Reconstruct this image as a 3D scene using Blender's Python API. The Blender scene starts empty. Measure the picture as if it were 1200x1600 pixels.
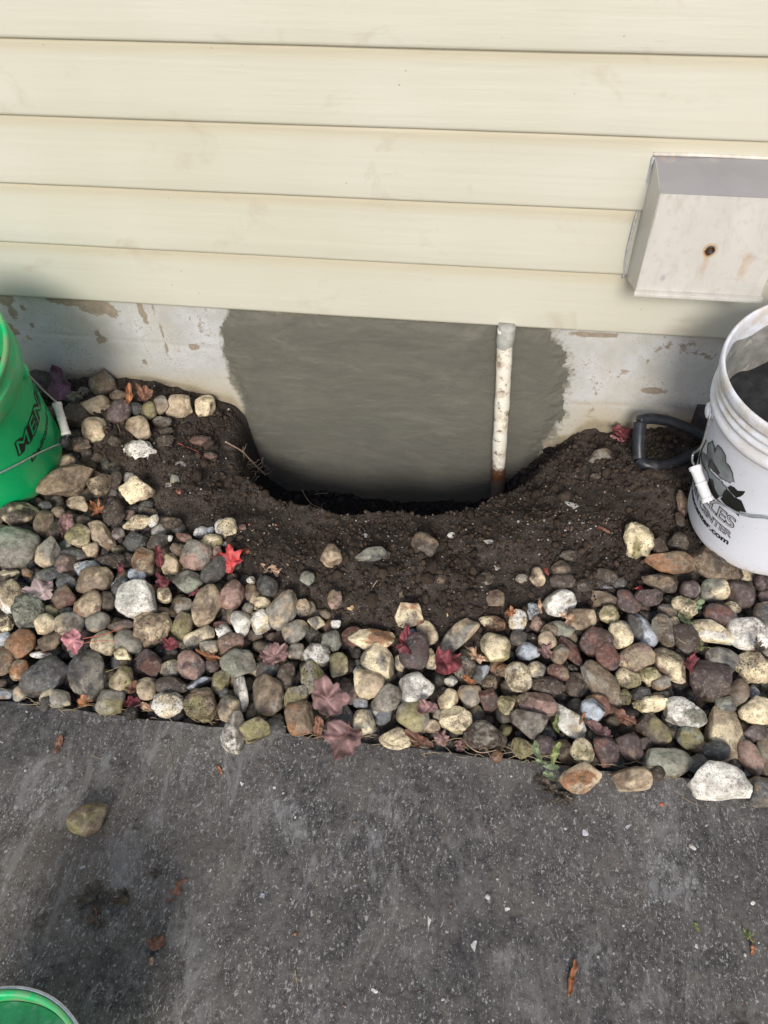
import bpy, bmesh, math, random
import numpy as np
from mathutils import Vector, Matrix, Quaternion
from mathutils.geometry import tessellate_polygon

# ------------------------------------------------------------------ camera, world, sun, exposure
scene = bpy.context.scene
COL = scene.collection
CAM_F = 1200.0                                    # focal length in photo pixels (photo is 1200 x 1600)
PITCH, ROLL, YAW = 0.83286530, -0.02342995, -0.14478559
CAM_C = np.array([0.0, -1.26163477, 0.84197908])
_F = np.array([math.sin(YAW)*math.cos(PITCH), math.cos(YAW)*math.cos(PITCH), -math.sin(PITCH)])
_R = np.array([math.cos(YAW), -math.sin(YAW), 0.0]); _U = np.cross(_R, _F)
CR = _R*math.cos(ROLL)+_U*math.sin(ROLL); CU = _U*math.cos(ROLL)-_R*math.sin(ROLL); CF = _F
cam_d = bpy.data.cameras.new('camera'); cam = bpy.data.objects.new('camera', cam_d); COL.objects.link(cam)
cam_d.sensor_fit = 'VERTICAL'; cam_d.sensor_height = 24.0; cam_d.lens = CAM_F/1600*24.0
cam_d.clip_start = 0.02; cam_d.clip_end = 500
cam.matrix_world = Matrix(((CR[0], CU[0], -CF[0], CAM_C[0]), (CR[1], CU[1], -CF[1], CAM_C[1]),
                           (CR[2], CU[2], -CF[2], CAM_C[2]), (0, 0, 0, 1)))
scene.camera = cam

SUN_EL, SUN_AZ = 32.0, 1.0                       # azimuth: degrees from straight in front of the wall towards the right
world = bpy.data.worlds.new("World"); scene.world = world; world.use_nodes = True
wn = world.node_tree; bg = wn.nodes['Background']
sky = wn.nodes.new('ShaderNodeTexSky'); sky.sky_type = 'NISHITA'; sky.sun_disc = False
to_sun = Vector((math.sin(math.radians(SUN_AZ))*math.cos(math.radians(SUN_EL)),
                 -math.cos(math.radians(SUN_AZ))*math.cos(math.radians(SUN_EL)), math.sin(math.radians(SUN_EL))))
sky.sun_elevation = math.radians(SUN_EL)
sky.sun_rotation = math.atan2(to_sun.x, to_sun.y)
sky.air_density = 1.0; sky.dust_density = 2.0; sky.ozone_density = 1.0
wn.links.new(sky.outputs[0], bg.inputs[0]); bg.inputs[1].default_value = 0.15
sun_d = bpy.data.lights.new('sun', 'SUN'); sun = bpy.data.objects.new('sun', sun_d); COL.objects.link(sun)
sun_d.energy = 2.65; sun_d.angle = math.radians(15.0); sun_d.color = (1.0, 0.955, 0.89)
sun.rotation_euler = to_sun.to_track_quat('Z', 'Y').to_euler(); sun.location = to_sun*6
scene.view_settings.view_transform = 'Standard'; scene.view_settings.look = 'None'
scene.view_settings.gamma = 1.0; scene.view_settings.use_curve_mapping = False
scene.view_settings.exposure = 0.0
scene.render.resolution_x, scene.render.resolution_y = 768, 1024
try:
    scene.cycles.max_bounces = 6; scene.cycles.use_denoising = True
except Exception: pass

# ------------------------------------------------------------------ numpy helpers
rng = np.random.default_rng(7); random.seed(7)
def lin(c):
    c = np.array(c, float)/255.0
    return np.where(c <= .04045, c/12.92, ((c+.055)/1.055)**2.4)
def S(c, k=1.0):
    v = lin(c)*k; return (float(min(v[0], .95)), float(min(v[1], .95)), float(min(v[2], .95)), 1.0)
def ray(x, y):
    d = CF*CAM_F+CR*(x-600)-CU*(y-800); return d/np.linalg.norm(d)
def on_y(x, y, Y): d = ray(x, y); return CAM_C+d*((Y-CAM_C[1])/d[1])
def on_z(x, y, Z): d = ray(x, y); return CAM_C+d*((Z-CAM_C[2])/d[2])
def depth(P): return float((np.asarray(P)-CAM_C)@CF)
def _hash(ix, iy, iz, seed):
    h = (ix.astype(np.int64)*374761393+iy.astype(np.int64)*668265263+iz.astype(np.int64)*2147483647+seed*1274126177) & 0xffffffff
    h = ((h ^ (h >> 13))*1274126177) & 0xffffffff; h = ((h ^ (h >> 16))*2246822519) & 0xffffffff
    return ((h ^ (h >> 15)) & 0xffffff)/float(0xffffff)
def vnoise(P, seed=0):
    """smooth value noise in -1..1 for an (n,3) array"""
    P = np.asarray(P, float); i = np.floor(P).astype(np.int64); f = P-i; f = f*f*f*(f*(f*6-15)+10); r = 0
    for dx in (0, 1):
        for dy in (0, 1):
            for dz in (0, 1):
                w = (f[:, 0] if dx else 1-f[:, 0])*(f[:, 1] if dy else 1-f[:, 1])*(f[:, 2] if dz else 1-f[:, 2])
                r = r+w*_hash(i[:, 0]+dx, i[:, 1]+dy, i[:, 2]+dz, seed)
    return r*2-1
def fbm(P, seed=0, o=3, g=.5):
    a, s, r = 1.0, 0.0, 0
    for k in range(o):
        r = r+a*vnoise(np.asarray(P)*2**k, seed+k*17); s += a; a *= g
    return r/s
def sstep(a, b, x): t = np.clip((x-a)/(b-a), 0, 1); return t*t*(3-2*t)

# ------------------------------------------------------------------ object helpers
def tag(o, label=None, cat=None, group=None, kind=None):
    if label: o['label'] = label
    if cat: o['category'] = cat
    if group: o['group'] = group
    if kind: o['kind'] = kind
    return o
def mesh_obj(name, verts, faces, mat=None, parent=None, smooth=True, cols=None, colname='Col'):
    me = bpy.data.meshes.new(name)
    verts = np.asarray(verts, dtype=np.float32)
    if isinstance(faces, np.ndarray):
        n, k = faces.shape
        me.vertices.add(len(verts)); me.vertices.foreach_set('co', verts.ravel())
        me.loops.add(n*k); me.loops.foreach_set('vertex_index', faces.astype(np.int32).ravel())
        me.polygons.add(n); me.polygons.foreach_set('loop_start', np.arange(0, n*k, k, dtype=np.int32))
        me.update(calc_edges=True); me.validate()
    else:
        me.from_pydata([tuple(map(float, v)) for v in verts], [], faces); me.update()
    if smooth: me.polygons.foreach_set('use_smooth', np.ones(len(me.polygons), dtype=bool))
    if cols is not None:
        cs = cols if isinstance(cols, dict) else {colname: cols}
        for k, c in cs.items():
            c = np.asarray(c, dtype=np.float32)
            if c.shape[1] == 3: c = np.hstack([c, np.ones((len(c), 1), np.float32)])
            at = me.color_attributes.new(k, 'FLOAT_COLOR', 'POINT'); at.data.foreach_set('color', c.ravel())
    if mat: me.materials.append(mat)
    o = bpy.data.objects.new(name, me); COL.objects.link(o)
    if parent: o.parent = parent
    return o
def empty(name, loc=(0, 0, 0), quat=None):
    o = bpy.data.objects.new(name, None); COL.objects.link(o); o.location = loc; o.empty_display_size = .05
    if quat is not None: o.rotation_mode = 'QUATERNION'; o.rotation_quaternion = quat
    return o
def grid_faces(nu, nv, wrap=False):
    """quad faces of a grid with nu columns (fast index) and nv rows"""
    iu = np.arange(nu if wrap else nu-1); iv = np.arange(nv-1); U, V = np.meshgrid(iu, iv)
    a = V*nu+U; b = V*nu+(U+1) % nu; c = (V+1)*nu+(U+1) % nu; d = (V+1)*nu+U
    return np.stack([a, b, c, d], -1).reshape(-1, 4)
def box_geo(x0, x1, y0, y1, z0, z1):
    v = [(x0, y0, z0), (x1, y0, z0), (x1, y1, z0), (x0, y1, z0), (x0, y0, z1), (x1, y0, z1), (x1, y1, z1), (x0, y1, z1)]
    f = [(0, 3, 2, 1), (4, 5, 6, 7), (0, 1, 5, 4), (1, 2, 6, 5), (2, 3, 7, 6), (3, 0, 4, 7)]
    return v, f
def smooth_path(pts, n=6):
    P = np.array(pts, float); out = []
    for i in range(len(P)-1):
        p0 = P[max(i-1, 0)]; p1 = P[i]; p2 = P[i+1]; p3 = P[min(i+2, len(P)-1)]
        for k in range(n):
            t = k/n; out.append(.5*((2*p1)+(-p0+p2)*t+(2*p0-5*p1+4*p2-p3)*t*t+(-p0+3*p1-3*p2+p3)*t**3))
    out.append(P[-1]); return np.array(out)
def tube_geo(path, rad, sides=8):
    P = np.array(path, float); n = len(P); rad = np.full(n, rad) if np.isscalar(rad) else np.asarray(rad)
    T = np.gradient(P, axis=0); T /= np.linalg.norm(T, axis=1)[:, None]+1e-12
    ref = np.array([0, 0, 1.0]) if abs(T[0][2]) < .9 else np.array([1.0, 0, 0])
    N = np.cross(T[0], ref); N /= np.linalg.norm(N); V = []
    for i in range(n):
        N = N-T[i]*(N@T[i]); N /= np.linalg.norm(N)+1e-12; B = np.cross(T[i], N)
        for k in range(sides):
            a = 2*math.pi*k/sides; V.append(P[i]+rad[i]*(math.cos(a)*N+math.sin(a)*B))
    F = [tuple(int(q) for q in f) for f in grid_faces(sides, n, True)]
    F.append(tuple(range(sides-1, -1, -1))); F.append(tuple(range((n-1)*sides, n*sides)))
    return np.array(V), F
def lathe_geo(prof, seg=64, close=False):
    V = []
    for r, z in prof:
        for k in range(seg):
            a = 2*math.pi*k/seg; V.append((r*math.cos(a), r*math.sin(a), z))
    return np.array(V), grid_faces(seg, len(prof), True)

# ------------------------------------------------------------------ materials
class NT:
    def __init__(s, name, rough=.7, metal=0.0, spec=.4):
        s.m = bpy.data.materials.new(name); s.m.use_nodes = True; s.t = s.m.node_tree
        s.b = s.t.nodes['Principled BSDF']; s.b.inputs['Roughness'].default_value = rough
        s.b.inputs['Metallic'].default_value = metal; s.b.inputs['Specular IOR Level'].default_value = spec
        s.co = s.t.nodes.new('ShaderNodeTexCoord').outputs['Object']
    def node(s, t, **k):
        n = s.t.nodes.new(t)
        for a, b in k.items(): setattr(n, a, b)
        return n
    def link(s, a, b): s.t.links.new(a, b)
    def noise(s, scale, detail=4, rough=.55, co=None, vec=None, dist=0):
        n = s.node('ShaderNodeTexNoise'); n.inputs['Scale'].default_value = scale; n.inputs['Detail'].default_value = detail
        n.inputs['Roughness'].default_value = rough; n.inputs['Distortion'].default_value = dist
        c = co or s.co
        if vec:
            mp = s.node('ShaderNodeMapping'); s.link(c, mp.inputs[0]); mp.inputs['Scale'].default_value = vec; c = mp.outputs[0]
        s.link(c, n.inputs['Vector']); return n.outputs['Fac']
    def vor(s, scale, feature='F1', out='Distance', vec=None, rnd=1.0):
        n = s.node('ShaderNodeTexVoronoi', feature=feature); n.inputs['Scale'].default_value = scale; n.inputs['Randomness'].default_value = rnd
        c = s.co
        if vec:
            mp = s.node('ShaderNodeMapping'); s.link(c, mp.inputs[0]); mp.inputs['Scale'].default_value = vec; c = mp.outputs[0]
        s.link(c, n.inputs['Vector']); return n.outputs[out]
    def ramp(s, f, a, b, lo=0.0, hi=1.0):
        n = s.node('ShaderNodeMapRange'); n.inputs[1].default_value = a; n.inputs[2].default_value = b
        n.inputs[3].default_value = lo; n.inputs[4].default_value = hi; s.link(f, n.inputs[0]); return n.outputs[0]
    def math(s, op, a, b=None, clamp=False):
        n = s.node('ShaderNodeMath', operation=op, use_clamp=clamp)
        for i, v in enumerate((a, b)):
            if v is None: continue
            if isinstance(v, (int, float)): n.inputs[i].default_value = v
            else: s.link(v, n.inputs[i])
        return n.outputs[0]
    def mix(s, f, a, b, blend='MIX'):
        n = s.node('ShaderNodeMix', data_type='RGBA', blend_type=blend)
        for i, v in ((0, f), (6, a), (7, b)):
            if isinstance(v, (int, float)): n.inputs[i].default_value = v
            elif isinstance(v, tuple): n.inputs[i].default_value = v
            else: s.link(v, n.inputs[i])
        return n.outputs[2]
    def attr(s, name):
        n = s.node('ShaderNodeAttribute'); n.attribute_name = name; return n
    def bump(s, h, strength=.3, dist=.002, prev=None):
        n = s.node('ShaderNodeBump'); n.inputs['Strength'].default_value = strength; n.inputs['Distance'].default_value = dist
        s.link(h, n.inputs['Height'])
        if prev: s.link(prev, n.inputs['Normal'])
        s.link(n.outputs[0], s.b.inputs['Normal']); return n.outputs[0]
    def color(s, c):
        if isinstance(c, tuple): s.b.inputs['Base Color'].default_value = c
        else: s.link(c, s.b.inputs['Base Color'])
    def rough(s, r): s.link(r, s.b.inputs['Roughness'])

def mat_siding():
    m = NT('cream_vinyl', .42, 0, .45)
    n = m.noise(2.2, 3, .5); g = m.noise(30, 3, .6, vec=(.12, 1, 1.6))
    c = m.mix(m.ramp(n, .35, .65), (.505, .492, .405, 1), (.555, .545, .475, 1))
    lap = m.attr('Wear').outputs['Fac']; c = m.mix(m.math('MULTIPLY', lap, .75), c, (.47, .42, .30, 1))  # warm bounce glow under each lap, painted into the vinyl colour
    c = m.mix(m.ramp(g, .5, .75, 0, .28), c, (.50, .47, .375, 1))
    sm = m.noise(9, 5, .65, vec=(1, 1, 1.4), dist=.6)
    c = m.mix(m.ramp(sm, .585, .74, 0, .50), c, (.40, .34, .25, 1))
    sp = m.vor(38); sel = m.noise(5.0, 1)
    k = m.math('MULTIPLY', m.ramp(sp, .045, .07, 1, 0), m.ramp(sel, .56, .64))
    c = m.mix(m.math('MULTIPLY', k, .55), c, (.22, .16, .10, 1))
    m.color(c); m.rough(m.ramp(g, .3, .7, .36, .52))
    b1 = m.bump(m.noise(60, 4, .6, vec=(.08, 1, 1.5)), .45, .0016)
    m.bump(m.noise(3.0, 2, .5, vec=(.7, 1, 2.2)), .25, .010, b1)
    return m.m
def mat_foundation():
    """painted block: attribute Wear r=bare concrete, g=dirt / yellowing, b=grey cement smear"""
    m = NT('painted_foundation', .8, 0, .3)
    a = m.attr('Wear'); sep = m.node('ShaderNodeSeparateColor'); m.link(a.outputs['Color'], sep.inputs[0])
    n1 = m.noise(14, 6, .65); n2 = m.noise(70, 5, .7); n3 = m.noise(4, 3)
    paint = m.mix(m.ramp(n1, .35, .65), (.39, .39, .375, 1), (.51, .52, .54, 1))
    paint = m.mix(m.ramp(n2, .50, .70, 0, .6), paint, (.40, .37, .32, 1)); paint = m.mix(m.ramp(m.noise(3.0, 4, .6), .45, .65, 0, .35), paint, (.56, .52, .40, 1))
    def edge(ch, amp=.55, w=.10):
        v = m.math('ADD', ch, m.math('MULTIPLY', m.math('SUBTRACT', m.math('ADD', m.math('MULTIPLY', n1, .5), m.math('MULTIPLY', n2, .5)), .5), amp*2))
        return m.ramp(v, .5-w, .5+w)
    dirt = m.math('ADD', sep.outputs[1], m.math('MULTIPLY', m.math('SUBTRACT', n1, .5), .9))
    c = m.mix(m.ramp(dirt, .15, .95, 0, .85), paint, (.40, .34, .22, 1))
    c = m.mix(m.ramp(dirt, .75, 1.2, 0, .8), c, (.17, .13, .09, 1))
    spk = m.vor(230); spm = m.ramp(m.noise(9, 4, .65), .44, .60)
    c = m.mix(m.math('MULTIPLY', m.ramp(spk, .18, .3, 1, 0), m.math('MULTIPLY', spm, .75)), c, (.20, .17, .13, 1))
    bare = m.mix(m.ramp(n2, .35, .65), (.23, .19, .145, 1), (.33, .28, .22, 1))
    be = edge(sep.outputs[0], 2.6, .10); c = m.mix(be, c, bare)
    ce = edge(sep.outputs[2], 1.15, .16)
    c = m.mix(ce, c, m.mix(m.ramp(n2, .4, .6), (.125, .12, .098, 1), (.19, .18, .14, 1)))
    m.color(c)
    h = m.math('ADD', m.math('MULTIPLY', n2, .5), m.math('MULTIPLY', m.math('SUBTRACT', 1.0, be), .5))
    b = m.bump(h, .5, .0018); m.bump(m.noise(260, 3, .7), .35, .0008, b)
    return m.m
def mat_cement():
    m = NT('fresh_cement_parge', .78, 0, .35)
    n1 = m.noise(5, 6, .68, vec=(1, 1, 1.5), dist=.5); n2 = m.noise(90, 6, .82); st = m.noise(20, 6, .7, vec=(.5, 1, 1.3), dist=1.2)
    c = m.mix(m.ramp(n1, .3, .7), (.118, .115, .096, 1), (.140, .136, .114, 1))
    c = m.mix(m.ramp(st, .48, .80, 0, .22), c, (.19, .178, .145, 1)); c = m.mix(m.ramp(n2, .42, .30, 0, .4), c, (.085, .082, .068, 1))
    c = m.mix(m.ramp(n2, .62, .75, 0, .5), c, (.25, .235, .185, 1))
    c = m.mix(m.ramp(m.vor(120), .04, .07, .5, 0), c, (.06, .055, .045, 1))
    tr = m.noise(7, 7, .66, vec=(.7, 1, 1.6), dist=2.2); tr2 = m.noise(16, 5, .7, vec=(.35, 1, 1.9), dist=1.5)
    c = m.mix(m.ramp(tr, .40, .60, 0, .45), c, (.095, .092, .078, 1)); c = m.mix(m.ramp(tr2, .55, .66, 0, .40), c, (.185, .178, .150, 1)); c = m.mix(m.ramp(tr2, .44, .36, 0, .35), c, (.088, .085, .072, 1))
    m.color(c); m.rough(m.ramp(tr, .35, .65, .60, .88))
    b = m.bump(n2, .45, .0012); b = m.bump(tr, .55, .004, b); b = m.bump(st, .22, .0018, b); m.bump(m.noise(300, 3, .8), .6, .0009, b)
    return m.m
def mat_slab():
    m = NT('old_concrete_walk', .86, 0, .3)
    big = m.noise(2.2, 5, .6); mid = m.noise(11, 6, .68, dist=.4); fine = m.noise(120, 5, .75); vf = m.noise(330, 3, .7)
    c = m.mix(m.ramp(big, .35, .65), (.042, .041, .044, 1), (.105, .096, .086, 1))
    c = m.mix(m.ramp(mid, .44, .66, 0, .75), c, (.165, .150, .132, 1))
    c = m.mix(m.ramp(m.noise(1.7, 4, .6), .46, .60, 0, .45), c, (.120, .090, .066, 1))
    c = m.mix(m.ramp(m.noise(6, 6, .72, dist=.5), .54, .66, 0, .75), c, (.034, .032, .035, 1))
    c = m.mix(m.ramp(fine, .44, .60, 0, .35), c, (.17, .16, .15, 1)); c = m.mix(m.ramp(fine, .46, .34, 0, .5), c, (.022, .021, .022, 1))
    # worn pale flecks dragged along the walk, thick in some places and absent in others
    dens = m.ramp(m.noise(4.5, 5, .65, dist=.6), .36, .64)
    for sc, v, th, al in ((240, (1.2, .7, 1), .592, .85), (130, (1.25, .6, 1), .635, .6), (400, (1.1, .9, 1), .60, .6)):
        f = m.noise(sc, 3, .62, vec=v, dist=.5); t = m.math('SUBTRACT', f, m.math('MULTIPLY', dens, .055))
        t = m.math('ADD', f, m.math('MULTIPLY', dens, .05))
        c = m.mix(m.ramp(t, th+.02, th+.10, 0, al), c, (.38, .37, .36, 1))
    # exposed aggregate
    vc = m.node('ShaderNodeTexVoronoi'); vc.inputs['Scale'].default_value = 95; m.link(m.co, vc.inputs['Vector'])
    s2 = m.node('ShaderNodeSeparateColor'); m.link(vc.outputs['Color'], s2.inputs[0])
    d2 = m.math('ADD', vc.outputs['Distance'], m.math('MULTIPLY', m.math('SUBTRACT', m.noise(130, 4, .8, dist=1.0), .5), 1.2))
    g2 = m.math('MULTIPLY', m.ramp(d2, .03, .14, 1, 0), m.ramp(s2.outputs[0], .78, .84))
    c = m.mix(g2, c, m.mix(s2.outputs[2], (.22, .18, .14, 1), (.44, .44, .45, 1)))
    # broad scuffs of cement dust
    sk = m.noise(17, 6, .78, vec=(1.5, .6, 1), dist=.7)
    c = m.mix(m.math('MULTIPLY', m.ramp(sk, .50, .68), m.ramp(m.noise(3.0, 4), .42, .58, 0, .8)), c, (.27, .262, .255, 1))
    w = m.attr('Wear'); ws = m.node('ShaderNodeSeparateColor'); m.link(w.outputs['Color'], ws.inputs[0])
    ed = m.math('ADD', m.math('MULTIPLY', ws.outputs[0], .9), m.math('MULTIPLY', m.math('SUBTRACT', m.noise(40, 6, .75), .5), 1.6))
    c = m.mix(m.ramp(ed, .55, .85, 0, .8), c, (.026, .021, .017, 1))
    pl = m.math('ADD', m.math('MULTIPLY', ws.outputs[1], .45), m.math('MULTIPLY', m.math('SUBTRACT', m.noise(60, 7, .8, vec=(1.3, .6, 1), dist=.4), .5), 1.8))
    c = m.mix(m.ramp(pl, .34, .70, 0, .65), c, (.33, .33, .335, 1))
    m.color(c)
    b = m.bump(fine, .5, .0018); b = m.bump(vf, .35, .0008, b); m.bump(mid, .3, .004, b)
    return m.m
def mat_soil():
    m = NT('dark_loam', .95, 0, .2)
    w = m.attr('Wear'); ws = m.node('ShaderNodeSeparateColor'); m.link(w.outputs['Color'], ws.inputs[0])
    n1 = m.noise(9, 5, .65); n2 = m.noise(80, 5, .75); n3 = m.noise(320, 3, .7)
    c = m.mix(m.ramp(m.math('ADD', m.math('MULTIPLY', n1, .6), m.math('MULTIPLY', m.noise(3.2, 3), .5)), .42, .66), (.036, .029, .025, 1), (.105, .084, .070, 1))
    c = m.mix(m.ramp(n2, .5, .75, 0, .6), c, (.15, .115, .09, 1))
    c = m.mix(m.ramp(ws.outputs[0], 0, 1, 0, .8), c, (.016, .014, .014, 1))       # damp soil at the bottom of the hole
    v = m.vor(420); vc = m.node('ShaderNodeTexVoronoi'); vc.inputs['Scale'].default_value = 420; m.link(m.co, vc.inputs['Vector'])
    s2 = m.node('ShaderNodeSeparateColor'); m.link(vc.outputs['Color'], s2.inputs[0])
    g = m.math('MULTIPLY', m.ramp(v, .28, .36, 1, 0), m.ramp(s2.outputs[0], .78, .82))
    g = m.math('MULTIPLY', g, m.math('MULTIPLY', m.ramp(n1, .42, .6), m.ramp(ws.outputs[0], 0, .6, 1, 0)))
    c = m.mix(m.math('MULTIPLY', g, .85), c, m.mix(s2.outputs[1], (.20, .165, .14, 1), (.46, .43, .41, 1)))
    m.color(c)
    b = m.bump(n2, .9, .006); m.bump(n3, .7, .0018, b)
    return m.m
def mat_stone(name, speck=0.0, pits=0.0, gloss=.62, bump=.5):
    m = NT(name, gloss, 0, .35)
    oi = m.node('ShaderNodeObjectInfo'); off = m.node('ShaderNodeVectorMath', operation='ADD')
    cmb = m.node('ShaderNodeCombineXYZ'); r10 = m.math('MULTIPLY', oi.outputs['Random'], 37.0)
    for i in range(3): m.link(r10, cmb.inputs[i])
    m.link(m.co, off.inputs[0]); m.link(cmb.outputs[0], off.inputs[1]); m.co = off.outputs[0]
    base = m.attr('Col').outputs['Color']
    n1 = m.noise(48, 6, .72); n2 = m.noise(150, 5, .78); n3 = m.noise(20, 4, .6); n4 = m.noise(85, 5, .75)
    c = m.mix(m.ramp(n1, .34, .66), m.mix(1.0, base, (.58, .55, .53, 1), 'MULTIPLY'), m.mix(1.0, base, (1.38, 1.35, 1.28, 1), 'MULTIPLY'))
    c = m.mix(m.ramp(n2, .52, .68, 0, .65), c, m.mix(.55, base, (.60, .58, .54, 1)))
    c = m.mix(m.ramp(n2, .46, .34, 0, .75), c, (.045, .038, .030, 1))
    dirt = m.math('MULTIPLY', m.ramp(n3, .47, .64), m.ramp(n4, .42, .56))
    c = m.mix(m.ramp(m.noise(32, 5, .7), .46, .70, 0, .45), c, (.20, .17, .14, 1))
    c = m.mix(m.math('MULTIPLY', dirt, .85), c, (.070, .053, .040, 1))
    hb = n2
    if speck:
        v = m.vor(300); c = m.mix(m.math('MULTIPLY', m.ramp(v, .20, .34, 1, 0), speck), c, (.04, .033, .027, 1))
    if pits:
        v = m.vor(190); pm = m.math('MULTIPLY', m.ramp(v, .16, .34, 1, 0), m.ramp(n3, .40, .56))
        c = m.mix(m.math('MULTIPLY', pm, pits), c, (.035, .028, .022, 1))
        hb = m.math('SUBTRACT', n2, m.math('MULTIPLY', pm, 1.6))
    m.color(c); m.rough(m.ramp(n1, .3, .7, gloss-.1, gloss+.18))
    b = m.bump(hb, bump, .0022); m.bump(n1, .55, .0045, b)
    return m.m
def mat_plain(name, c, rough=.6, metal=0, spec=.4, var=.25, scale=60, bump=.2, bdist=.001, dirt=None, dscale=12, damt=.6, dlo=.55, dhi=.7):
    m = NT(name, rough, metal, spec); n = m.noise(scale, 4, .6)
    lo = tuple(x*(1-var) for x in c[:3])+(1,); hi = tuple(min(x*(1+var), .95) for x in c[:3])+(1,)
    k = m.mix(m.ramp(n, .3, .7), lo, hi)
    if dirt: k = m.mix(m.ramp(m.noise(dscale, 6, .7, dist=.4), dlo, dhi, 0, damt), k, dirt)
    m.color(k)
    if bump: m.bump(n, bump, bdist)
    return m.m
def mat_leaf(name, a, b, vein=None):
    m = NT(name, .55, 0, .4); n = m.noise(45, 5, .7); n2 = m.noise(190, 3, .7)
    c = m.mix(m.ramp(n, .3, .7), a, b); c = m.mix(m.ramp(n2, .60, .72, 0, .7), c, tuple(x*.35 for x in a[:3])+(1,))
    at = m.attr('Col').outputs['Color']; c = m.mix(1.0, c, at, 'MULTIPLY')
    m.color(c); m.bump(n2, .4, .001)
    return m.m
# ------------------------------------------------------------------ the ground: height of the soil at (x, y)
SLAB_Z, EDGE_Y = -0.285, -0.73
RIM = np.array([(-.56, .3), (-.525, 0.0), (-.50, -.10), (-.455, -.185), (-.39, -.240), (-.28, -.268), (-.146, -.272), (-.02, -.254),
                (.065, -.208), (.145, -.138), (.20, -.07), (.29, 0.0), (.33, .3)])
CX = np.array([-.60, -.52, -.49, -.48, -.462, -.40, -.12, .03, .074, .113, .162, .196, .26, .34])
CZ = np.array([-.22, -.255, -.285, -.36, -.465, -.507, -.510, -.500, -.475, -.40, -.34, -.295, -.25, -.22])
def rim_dist(x, y):
    """signed distance to the hole's rim, positive inside"""
    d = np.full(x.shape, 1e9); inside = np.zeros(x.shape, bool); n = len(RIM)
    for i in range(n):
        ax, ay = RIM[i]; bx, by = RIM[(i+1) % n]; ex, ey = bx-ax, by-ay
        t = np.clip(((x-ax)*ex+(y-ay)*ey)/(ex*ex+ey*ey), 0, 1)
        d = np.minimum(d, np.hypot(x-ax-t*ex, y-ay-t*ey))
        inside ^= ((ay > y) != (by > y)) & (x < (bx-ax)*(y-ay)/(by-ay+1e-12)+ax)
    return np.where(inside, d, -d)
def bed_line(x):
    """Y of the boundary between open dirt (towards the wall) and the cobble bed"""
    return np.interp(x, [-1.3, -.80, -.68, -.56, -.45, -.36, -.24, -.10, .05, .14, .22, .32, .42, .55, 1.3],
                        [-.02, -.13, -.22, -.33, -.39, -.44, -.49, -.55, -.55, -.50, -.45, -.42, -.37, -.35, -.30])
def ground_z(x, y, detail=True):
    x = np.atleast_1d(np.asarray(x, float)); y = np.atleast_1d(np.asarray(y, float)); a = -y
    P = np.stack([x, y, 0*x], -1)
    base = -.205-.085*np.clip(a/.73, 0, 1.2)**1.2
    base = base-.012*sstep(.25, .5, x)*sstep(.3, .0, a)
    sd = rim_dist(x+.012*vnoise(P*14, 3), y+.012*vnoise(P*14, 9))
    base = base-.041*sstep(-.15, .01, sd)+.006*np.exp(-((sd+.20)/.06)**2)
    s = sstep(-.006, .055, sd)
    z = base+(np.minimum(np.interp(x, CX, CZ), base)-base)*s
    bed = sstep(.03, -.03, y-bed_line(x))
    z = z-.020*bed
    z = z-.05*sstep(-.69, -.73, y)*0 
    if detail:
        rough = 1-.55*bed
        z = z+rough*(.012*fbm(P*9, 5, 2)+.0055*fbm(P*30, 11, 2)+.0045*np.maximum(fbm(P*85, 21, 2), -.2))
        z = z+s*.012*fbm(P*26, 31, 3)
    return z
def gz(x, y): return float(ground_z(x, y, False)[0]) if y > EDGE_Y else SLAB_Z

# soil sheet under everything between the wall and the walk
gx = np.arange(-1.42, 1.30, .0040); gy = np.arange(-.745, .012, .0038)
GX, GY = np.meshgrid(gx, gy); gxf, gyf = GX.ravel(), GY.ravel()
gzv = ground_z(gxf, gyf); sd_ = rim_dist(gxf, gyf)
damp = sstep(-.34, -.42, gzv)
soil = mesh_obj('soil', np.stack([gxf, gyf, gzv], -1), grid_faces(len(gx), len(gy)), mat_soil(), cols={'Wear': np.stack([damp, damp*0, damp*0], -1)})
tag(soil, kind='structure')
# walk slab
def wear_blob(P, px, py, rx, ry, Z=SLAB_Z):
    c = on_z(px, py, Z); k = depth(c)/CAM_F
    q = np.hypot((P[:, 0]-c[0])/(rx*k), (P[:, 1]-c[1])/(ry*k*1.35)); return np.exp(-q**2*1.2)
sx = np.concatenate([np.linspace(-5, -1.2, 12), np.arange(-1.15, 1.2, .016), np.linspace(1.25, 5, 12)])
sy = np.concatenate([[-3.4, -2.6, -2.0, -1.6], np.arange(-1.45, EDGE_Y-.001, .014), [EDGE_Y-.004]])
SX, SY = np.meshgrid(sx, sy); P = np.stack([SX.ravel(), SY.ravel(), np.full(SX.size, SLAB_Z)], -1)
jag = .004*fbm(np.stack([P[:, 0]*22, P[:, 0]*0, P[:, 0]*0], -1), 4, 3)
P[:, 1] += np.where(P[:, 1] > EDGE_Y-.01, jag, 0)
w0 = sum(wear_blob(P, *b) for b in ((150, 1410, 55, 40), (240, 1480, 22, 24), (335, 1440, 18, 18), (870, 1235, 48, 34), (232, 1198, 14, 10), (255, 1155, 12, 8), (60, 1440, 20, 16), (210, 1290, 22, 14), (1165, 1600, 60, 30)))
w1 = sum(wear_blob(P, *b) for b in ((585, 1330, 26, 60), (70, 1240, 70, 50), (440, 1260, 45, 22), (930, 1490, 70, 28), (620, 1260, 60, 40), (460, 1300, 60, 30), (1070, 1400, 70, 30), (1030, 1340, 60, 40), (215, 1395, 40, 20), (800, 1500, 55, 26)))
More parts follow.
